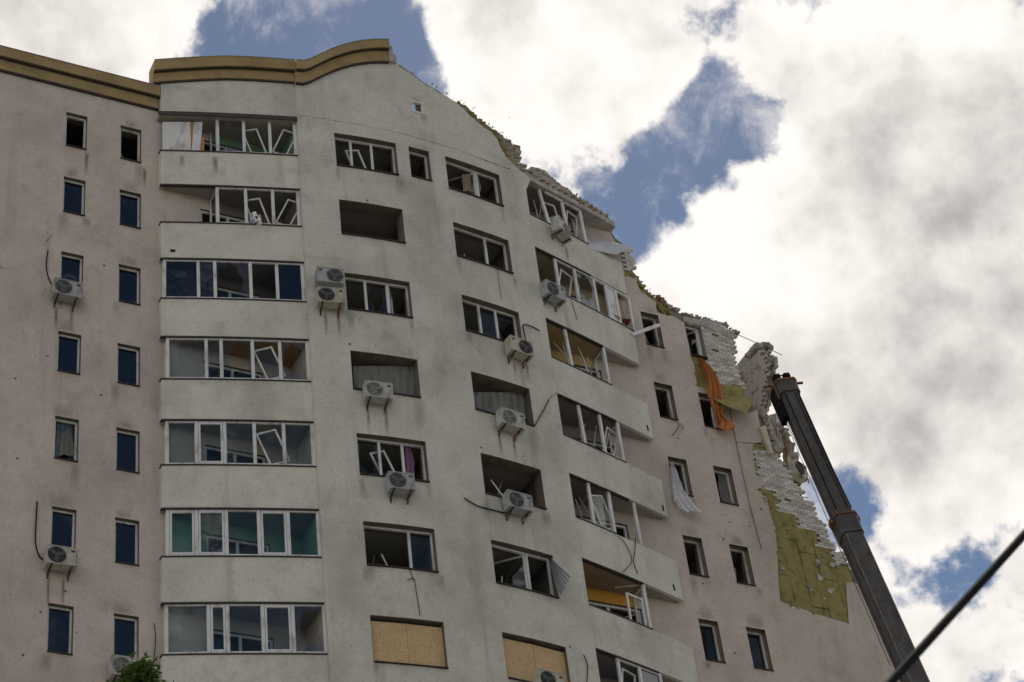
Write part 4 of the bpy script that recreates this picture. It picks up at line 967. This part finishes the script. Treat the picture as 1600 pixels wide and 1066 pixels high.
# ------------------------------------------------------------------ air conditioners
def ac_unit(x, y, S, label, o=.12, fan_side=-1, wd=.80, ht=.56, dp=.30, dark=False, pipe=None, yaw=0, brk=True):
    u, h = px(x, y, S, o+.15); t, nn = frame_at(u, S); z = Vector((0, 0, 1))
    if yaw: q = Matrix.Rotation(yaw, 3, 'Z'); t = q @ t; nn = q @ nn
    c = W(u, S(u)+o+dp/2, h); root = empty('air_conditioner', c-z*ht/2); og = c-z*ht/2
    ac_unit.n += 1; vm_ = ('ac', 'ac_c', 'ac_b')[ac_unit.n*7 % 3]; fan_side = fan_side if ac_unit.n % 4 else -fan_side
    def part(mb, name, m, par=root):
        m = vm_ if m == 'ac' else m
        ob = mb.build(name, M[m], par, origin=og); return ob
    w = MB(); w.obox(c, t*wd/2, nn*dp/2, z*ht/2)
    # raised rim of the front, ribs on the side
    w.rect(c-t*wd/2-z*ht/2+nn*(dp/2+.008), t, z, nn, wd, ht, .022, .016)
    for k in range(5): w.obox(c+t*fan_side*-1*(wd/2+.003)+z*(-.18+k*.09), t*.006, nn*dp*.38, z*.012)
    part(w, 'casing', 'ac')
    fc = c+t*fan_side*wd*.17+nn*(dp/2+.004); r = ht*.42
    w = MB(); w.cyl(fc, nn, r, .012, 28); part(w, 'fan_opening', 'ac_dark')
    w = MB(); w.cyl(fc+nn*.012, nn, r*.24, .014, 16)
    for k in range(3):
        a = k*2.094+.4; d = t*math.cos(a)+z*math.sin(a); e = -t*math.sin(a)+z*math.cos(a); w.obox(fc+d*r*.55+nn*.009, d*r*.35, nn*.003, e*r*.2)
    part(w, 'fan', 'ac_grey')
    w = MB()
    for rr in (.3, .5, .7, .9, 1.02):
        pts = [fc+nn*.024+(t*math.cos(6.2832*k/20)+z*math.sin(6.2832*k/20))*r*rr for k in range(21)]; w.tube(pts, .006, 4)
    for k in range(2): a = k*1.571+.4; d = t*math.cos(a)+z*math.sin(a); w.tube([fc+nn*.024-d*r, fc+nn*.024+d*r], .005, 4)
    part(w, 'fan_grille', 'ac_dark' if dark else ('ac', 'ac_grey', 'ac_dark')[ac_unit.n % 3])
    w = MB(); w.obox(c-t*fan_side*wd*.36+nn*(dp/2+.003)+z*.17, t*.05, nn*.004, z*.03); part(w, 'badge', 'ac_dark')
    if brk:
        for s in (-1, 1):
            b0 = c+t*s*wd*.33-z*(ht/2+.02); w = MB(); w.bar(b0-nn*(dp/2+o), b0+nn*(dp/2+.03), .035, .035)
            w.bar(b0-nn*(dp/2+o-.02)-z*.02, b0-nn*(dp/2+o-.02)-z*.19, .03, .025); w.bar(b0-nn*(dp/2+o-.03)-z*.17, b0+nn*dp*.3-z*.02, .02, .02)
            part(w, 'bracket', 'rust' if s > 0 else 'ac_dark')
    if pipe:
        P = []
        for qx, qy in pipe: uu, hh = px(qx, qy, S, .05); P.append(W(uu, S(uu)+.05, hh))
        P.append(c+t*fan_side*wd*.5-nn*.05-z*.12 if P[-1].x < c.x else c+t*.4-nn*.05)
        w = MB(); w.tube(smooth_line(P, 5), .02, 6); part(w, 'pipe', 'black')
    tilt_ = (0, .02, -.03, .0, .05)[ac_unit.n % 5]
    root.rotation_euler = (0, tilt_, 0)
    tag(root, label, 'air conditioner', 'air conditioners on the facade')
    return root
ac_unit.n = 0
ac_unit(104, 455, flat, 'pale outdoor air conditioner with bright fan hub under a left wing window', pipe=[(73, 392), (71, 415), (75, 435), (82, 449)])
ac_unit(95, 873, flat, 'outdoor air conditioner with rusty runs below it beside a left wing window', pipe=[(62, 782), (59, 815), (57, 845), (62, 868), (72, 876)])
ac_unit(196, 1046, flat, 'outdoor air conditioner low on the left wing beside the green treetop')
ac_unit(514, 435, bow, 'upper of two stacked air conditioners beside the bowed wall window', brk=False)
ac_unit(516, 466, bow, 'lower of two stacked air conditioners on a dark bracket')
ac_unit(590, 614, bow, 'outdoor air conditioner in front of the window with a pleated lace curtain')
ac_unit(626, 756, bow, 'outdoor air conditioner tilted below a broken three-part window with mauve cloth', wd=.74)
ac_unit(811, 545, bow, 'outdoor air conditioner with a black pipe loop above its right side', pipe=[(843, 517), (830, 510), (818, 508), (819, 520)])
ac_unit(797, 658, bow, 'outdoor air conditioner with an exposed round fan under a lace-curtained window')
ac_unit(809, 787, bow, 'outdoor air conditioner with a long black pipe trailing to its left', pipe=[(725, 778), (745, 790), (770, 797), (790, 801)])
ac_unit(858, 1068, bow, 'outdoor air conditioner cut by the bottom edge below an OSB-boarded window')
ac_unit(877, 359, balc, 'outdoor air conditioner hanging askew on the topmost right balcony', yaw=.35)
ac_unit(864, 458, balc, 'outdoor air conditioner on the second balcony from the top on the right')
ac_unit(1246, 737, flat, 'dark-fronted air conditioner clinging to the torn right edge of the ruin', o=-.35, dark=True, yaw=.4, wd=.6)

# ------------------------------------------------------------------ cloth
def cloth(name, rows, S, m, label, cat, folds=4, amp=.06, seed=1):
    """rows: (x left, x right, y, offset) from top to bottom in photo pixels"""
    rg = random.Random(seed); w = MB(); nx = 22; R_ = []
    dense = []
    for a, b in zip(rows, rows[1:]):
        for k in range(6): t = k/6; dense.append([a[i]+(b[i]-a[i])*t for i in range(4)])
    dense.append(list(rows[-1])); ph = rg.random()*6
    for q in dense[1:]: q[0] += rg.uniform(-1.1, .6)*min(1, (q[1]-q[0])/12); q[1] += rg.uniform(-.6, 1.1)*min(1, (q[1]-q[0])/12)
    for j, (xa, xb, y, o) in enumerate(dense):
        line = []
        for i in range(nx+1):
            s = i/nx; x = xa+(xb-xa)*s; oo = o+amp*math.sin(s*folds*6.28+ph+j*.12)+amp*.5*math.sin(s*folds*15+j*.31)
            yy = y+((1.5*math.sin(s*9+ph)+rg.uniform(-.8, .8)) if j == len(dense)-1 else 0); u, h = px(x, yy, S, oo); line.append(W(u, S(u)+oo, h))
        R_.append(line)
    k0 = 0
    for line in R_: w.v += line
    for j in range(len(R_)-1):
        for i in range(nx): w.f.append((j*(nx+1)+i, j*(nx+1)+i+1, (j+1)*(nx+1)+i+1, (j+1)*(nx+1)+i)); w.m.append(0)
    o = w.build(name, M[m], None, origin=R_[0][nx//2], smooth=True); tag(o, label, cat); return o
cloth('torn_curtain', [(1093, 1098, 559, .0), (1098, 1110, 573, .15), (1105, 1122, 592, .2), (1105, 1129, 615, .2), (1113, 1130, 638, .2), (1118, 1128, 655, .2), (1122, 1134, 668, .2)], flat, 'orange_cloth', 'orange curtain torn out of a window and hanging down the ruined wall', 'curtain', 3, .07, 3)
cloth('torn_curtain', [(1117, 1127, 648, .22), (1124, 1144, 660, .25), (1122, 1150, 668, .3), (1128, 1140, 672, .3)], flat, 'orange_cloth', 'loose orange scrap blowing off the bottom of the torn curtain', 'curtain', 2, .05, 5)
cloth('bed_linen', [(1111, 1115, 617, .0), (1111, 1118, 640, .08), (1113, 1119, 655, .1), (1116, 1122, 668, .08)], flat, 'white_cloth', 'pale blue-white linen hanging in the window behind the orange curtain', 'linen', 2, .03, 6)
cloth('white_curtain', [(1047, 1051, 722, .02), (1049, 1060, 742, .12), (1051, 1068, 765, .16), (1054, 1078, 780, .2), (1062, 1090, 795, .25), (1072, 1097, 800, .3)], flat, 'white_cloth', 'white curtain hanging out of a right wing window over the wall', 'curtain', 3, .05, 8)
cloth('lace_curtain', [(552, 648, 572, -.36), (553, 649, 590, -.34), (555, 651, 620, -.34)], bow, 'lace', 'pleated grey lace curtain in the window above the middle air conditioner', 'curtain', 8, .05, 9)
cloth('lace_curtain', [(739, 818, 613, -.36), (741, 820, 625, -.34), (744, 823, 655, -.34)], bow, 'lace', 'ragged grey lace curtain in the right-hand window of the bowed wall', 'curtain', 7, .05, 10)
cloth('cloth_scrap', [(632, 640, 698, -.3), (633, 646, 715, -.25), (635, 648, 742, -.25)], bow, 'purple_cloth', 'mauve cloth caught in the right pane of a broken window', 'cloth', 2, .03, 11)
cloth('curtain', [(722, 748, 272, -.36), (724, 752, 300, -.36)], bow, 'beige_cloth', 'beige curtain inside the top window with an open white sash', 'curtain', 4, .03, 12)
cloth('curtain_scrap', [(1122, 1136, 742, -.3), (1124, 1142, 765, -.3), (1128, 1148, 788, -.28)], flat, 'lace', 'grey curtain scrap inside the outermost right window beside the hanging wire', 'curtain', 3, .02, 13)
cloth('rumpled_curtain', [(89, 112, 662, -.22), (88, 114, 690, -.22), (86, 116, 712, -.22)], flat, 'lace', 'rumpled grey curtain behind the cracked left wing window', 'curtain', 3, .03, 14)
# corrugated sheet hanging from a bow window
w = MB(); A = []
n_ = 14
for i in range(n_+1):
    s = i/n_; oo = .25+.03*(1 if i % 2 else -1)+.1*s
    a = px(862-2*s, 872+12*s, bow, oo); b = px(893-s*19, 898+s*40 if s < .6 else 922+(s-.6)*28, bow, oo+.1)
    A.append((W(a[0], bow(a[0])+oo, a[1]), W(b[0], bow(b[0])+oo+.1, b[1])))
for (a, b), (c, d) in zip(A, A[1:]): w.quad(a, b, d, c)
tag(w.build('corrugated_sheet', M['tin'], None, origin=A[0][0]), 'fan of corrugated grey sheet hanging from a window of the bowed wall', 'sheet')

# ------------------------------------------------------------------ crane
Tp = P3(1225, 603, 3.0)
N_ = ray(1225, 603).cross(ray(1430, 1066))
best = None
for i in range(400):
    x = -40+i*.3; yv = -(N_.x*x+N_.z*(2.6-CAM_Z))/N_.y; p = Vector((x, yv, 2.6))
    if best is None or abs(yv-47) < best[0]: best = (abs(yv-47), p)
Bp = best[1]
crane = empty('mobile_crane', Vector((Bp.x, Bp.y, 0))); og = Vector((Bp.x, Bp.y, 0))
tag(crane, 'dark telescopic crane boom rising in front of the ruined right edge', 'crane')
bd = (Tp-Bp).normalized(); side = (Tp-CAM).cross(bd).normalized(); side = Matrix.Rotation(R(24), 3, bd) @ side; nrm = side.cross(bd).normalized()
def boom(p, q, wdt, name, m='steel'):
    """box section with chamfered edges"""
    w = MB(); hw = wdt/2; prof = [(-hw, -hw*.7), (-hw*.75, -hw*1.05), (hw*.75, -hw*1.05), (hw, -hw*.7), (hw, hw*.7), (hw*.75, hw*1.05), (-hw*.75, hw*1.05), (-hw, hw*.7)]
    n = len(prof); w.v = [p+side*a+nrm*b for a, b in prof]+[q+side*a+nrm*b for a, b in prof]
    w.f = [tuple(reversed(range(n))), tuple(range(n, 2*n))]+[(i, (i+1) % n, n+(i+1) % n, n+i) for i in range(n)]; w.m = [0]*(n+2)
    return w.build(name, M[m], crane, origin=og)
def along(y):
    """point of the boom axis at photo row y"""
    best = None
    for i in range(4000):
        p = Bp+(Tp-Bp)*(i/4000); v = p-CAM; yy = 533-F_PX*v.dot(UPV)/v.dot(FWD)
        if best is None or abs(yy-y) < best[0]: best = (abs(yy-y), p)
    return best[1]
Cp = along(822)
boom(Cp+bd*.3, Tp-bd*.6, .56, 'upper_boom_section'); boom(Bp, Cp-bd*.15, .60, 'lower_boom_section')
boom(Cp-bd*.55, Cp+bd*.16, 0.68, 'boom_collar'); boom(Cp+bd*.16, Cp+bd*.21, .74, 'collar_rim', 'rust')
for (pa, pb, hw) in ((Cp+bd*.3, Tp-bd*.7, .28), (Bp+bd*2, Cp-bd*.6, .30)):
    for sa, na in ((-.8, 1.06), (.8, 1.06), (-1.01, .55), (1.01, .55), (-.8, -1.06), (.8, -1.06), (1.01, -.55), (-1.01, -.55)):
        w = MB(); w.bar(pa+side*hw*sa+nrm*hw*na, pb+side*hw*sa+nrm*hw*na, .035, .02); w.build('weld_seam', M['boom_edge'], crane, origin=og)
for s in (-1, 1):
    w = MB(); w.obox(Cp+side*s*.40+bd*.17, side*.05, nrm*.12, bd*.08); w.build('collar_lug', M['orange_paint'], crane, origin=og)
boom(Tp-bd*.6, Tp-bd*.1, .66, 'boom_head'); boom(Tp-bd*.1, Tp-bd*.04, .72, 'head_flange', 'orange_paint'); 
w = MB(); w.cyl(Tp+bd*.05, side, .045, 1.25, 10); w.build('head_shaft', M['rust'], crane, origin=og)
for k in (-.16, .16):
    w = MB(); w.cyl(Tp+bd*.22+side*k, side, .26, .14, 20); w.build('sheave', M['black'], crane, origin=og)
w = MB(); w.rect(Tp-side*.38+bd*.0-nrm*.1, side, bd, nrm, .76, .62, .035, .035); w.build('head_guard', M['rust'], crane, origin=og)
w = MB(); w.obox(Tp-bd*.85-side*.40+nrm*-.1, side*.08, nrm*.2, bd*.65); w.build('head_cheek', M['black'], crane, origin=og)
w = MB(); w.obox(Tp-bd*.35-side*.37+nrm*-.1, side*.03, nrm*.24, bd*.35); w.build('head_plate', M['orange_paint'], crane, origin=og)
for sa, rr in ((.2, .018), (.1, .012), (-.22, .022)):
    w = MB(); off = nrm*(.32 if nrm.dot(CAM-Cp) > 0 else -.32); w.tube([Tp-bd*.7+side*sa+off, Cp+bd*2+side*sa+off*1.05, Cp+bd*.35+side*sa*1.1+off*1.2], rr, 6); w.build('hydraulic_hose', M['black'], crane, origin=og)
for i in range(14):
    c0 = Cp+(Tp-Cp)*((i+.8)/15.5); off = nrm*(.298 if nrm.dot(CAM-c0) > 0 else -.298); w = MB(); w.cyl(c0+off+side*(.14 if i % 2 else -.14), nrm, .018, .02, 8); w.build('bolt', M['boom_edge'], crane, origin=og)
for k, (pa, pb) in enumerate((((1219, 640), (1391, 1040)), ((1227, 655), (1308, 830)))):
    w = MB(); o1 = 2.7; a = P3(pa[0], pa[1], o1); b = P3(pb[0], pb[1], o1); w.tube([a, (a+b)/2, b], .010, 5); w.build('hoist_rope', M['black'], crane, origin=og)
w = MB(); c_ = Vector((Bp.x, Bp.y, 1.5)); w.obox(c_, Vector((1.4, 0, 0)), Vector((0, 1.4, 0)), Vector((0, 0, .9))); w.build('turntable', M['steel'], crane, origin=og)
w = MB(); w.obox(Vector((Bp.x, Bp.y, .95)), Vector((5.5, 0, 0)), Vector((0, 1.25, 0)), Vector((0, 0, .3))); w.build('carrier', M['orange_paint'], crane, origin=og)
for i in range(4):
    for s in (-1, 1):
        w = MB(); w.cyl(Vector((Bp.x-4+i*2.6, Bp.y+s*1.1, .55)), Vector((0, 1, 0)), .55, .4, 20); w.build('wheel', M['black'], crane, origin=og)

# ------------------------------------------------------------------ tree at the lower left
def make_tree(top, base_, label):
    H = top.z; root = empty('broadleaf_tree', base_); og = base_
    w = MB(); limbs = [(base_, base_+Vector((.1, .1, H*.45)), base_+Vector((0, 0, H*.93)), .26)]
    w.tube([base_, base_+Vector((.15, .05, H*.3)), base_+Vector((-.05, .1, H*.6)), base_+Vector((0, 0, H*.96))], [.28, .22, .14, .03], 9)
    ends = [base_+Vector((0, 0, H*.95))]
    for i in range(80):
        f = rnd.choice((rnd.uniform(.3, .9), rnd.uniform(.88, .975))); a = i*2.4+rnd.uniform(-.4, .4); l = (1-f)*H*(.30 if f < .88 else .2)+.06; s = base_+Vector((0, 0, H*f)); e = s+Vector((math.cos(a)*l, math.sin(a)*l, l*rnd.uniform(.5, 1.0)))
        if e.z > H*.985: e.z = H*.985-rnd.random()*.3
        w.tube([s, (s+e)/2+Vector((0, 0, -.08*l)), e], [.07*(1-f)+.025, .035, .012], 5); ends += [e, (s+e)/2, s+(e-s)*.75]
    w.build('trunk', M['bark'], root, origin=og)
    c = MB()
    for e in ends:
        for k in range(150):
            d = Vector((rnd.gauss(0, 1), rnd.gauss(0, 1), rnd.gauss(0, .9)))*(.12 if e.z > H*.88 else .3); p = e+d
            a = Vector((rnd.uniform(-1, 1), rnd.uniform(-1, 1), rnd.uniform(-.6, .4))).normalized(); b = a.orthogonal().normalized(); b = (b*math.cos(k)+a.cross(b)*math.sin(k)); s = rnd.uniform(.035, .06)
            q = len(c.v); c.v += [p-a*s, p+b*s*.55, p+a*s*1.1, p-b*s*.55]; c.f.append((q, q+1, q+2, q+3)); c.m.append(0)
    c.build('crown', M['leaf'], root, origin=og)
    tag(root, label, 'tree')
d = ray(224, 1020); t = 30/math.hypot(d.x, d.y); top = CAM+d*t
make_tree(top, Vector((top.x, top.y, 0)), 'green leafy treetop at the lower left in front of the wall')

# ------------------------------------------------------------------ overhead cable close to the camera
d1, d2 = ray(1600, 836), ray(1392, 1066); a = CAM+d1*8.0; b = CAM+d2*7.0; dv = (b-a)
w = MB(); w.tube([a-dv*14, a-dv*6-Vector((0, 0, .1)), a, a+dv*.5, b, b+dv*5+Vector((0, 0, .3)), b+dv*11+Vector((0, 0, 1.0))], .0155, 8)
tag(w.build('overhead_cable', M['black'], None, origin=(a+b)/2), 'thick black overhead cable crossing the lower right corner, out of focus', 'cable')
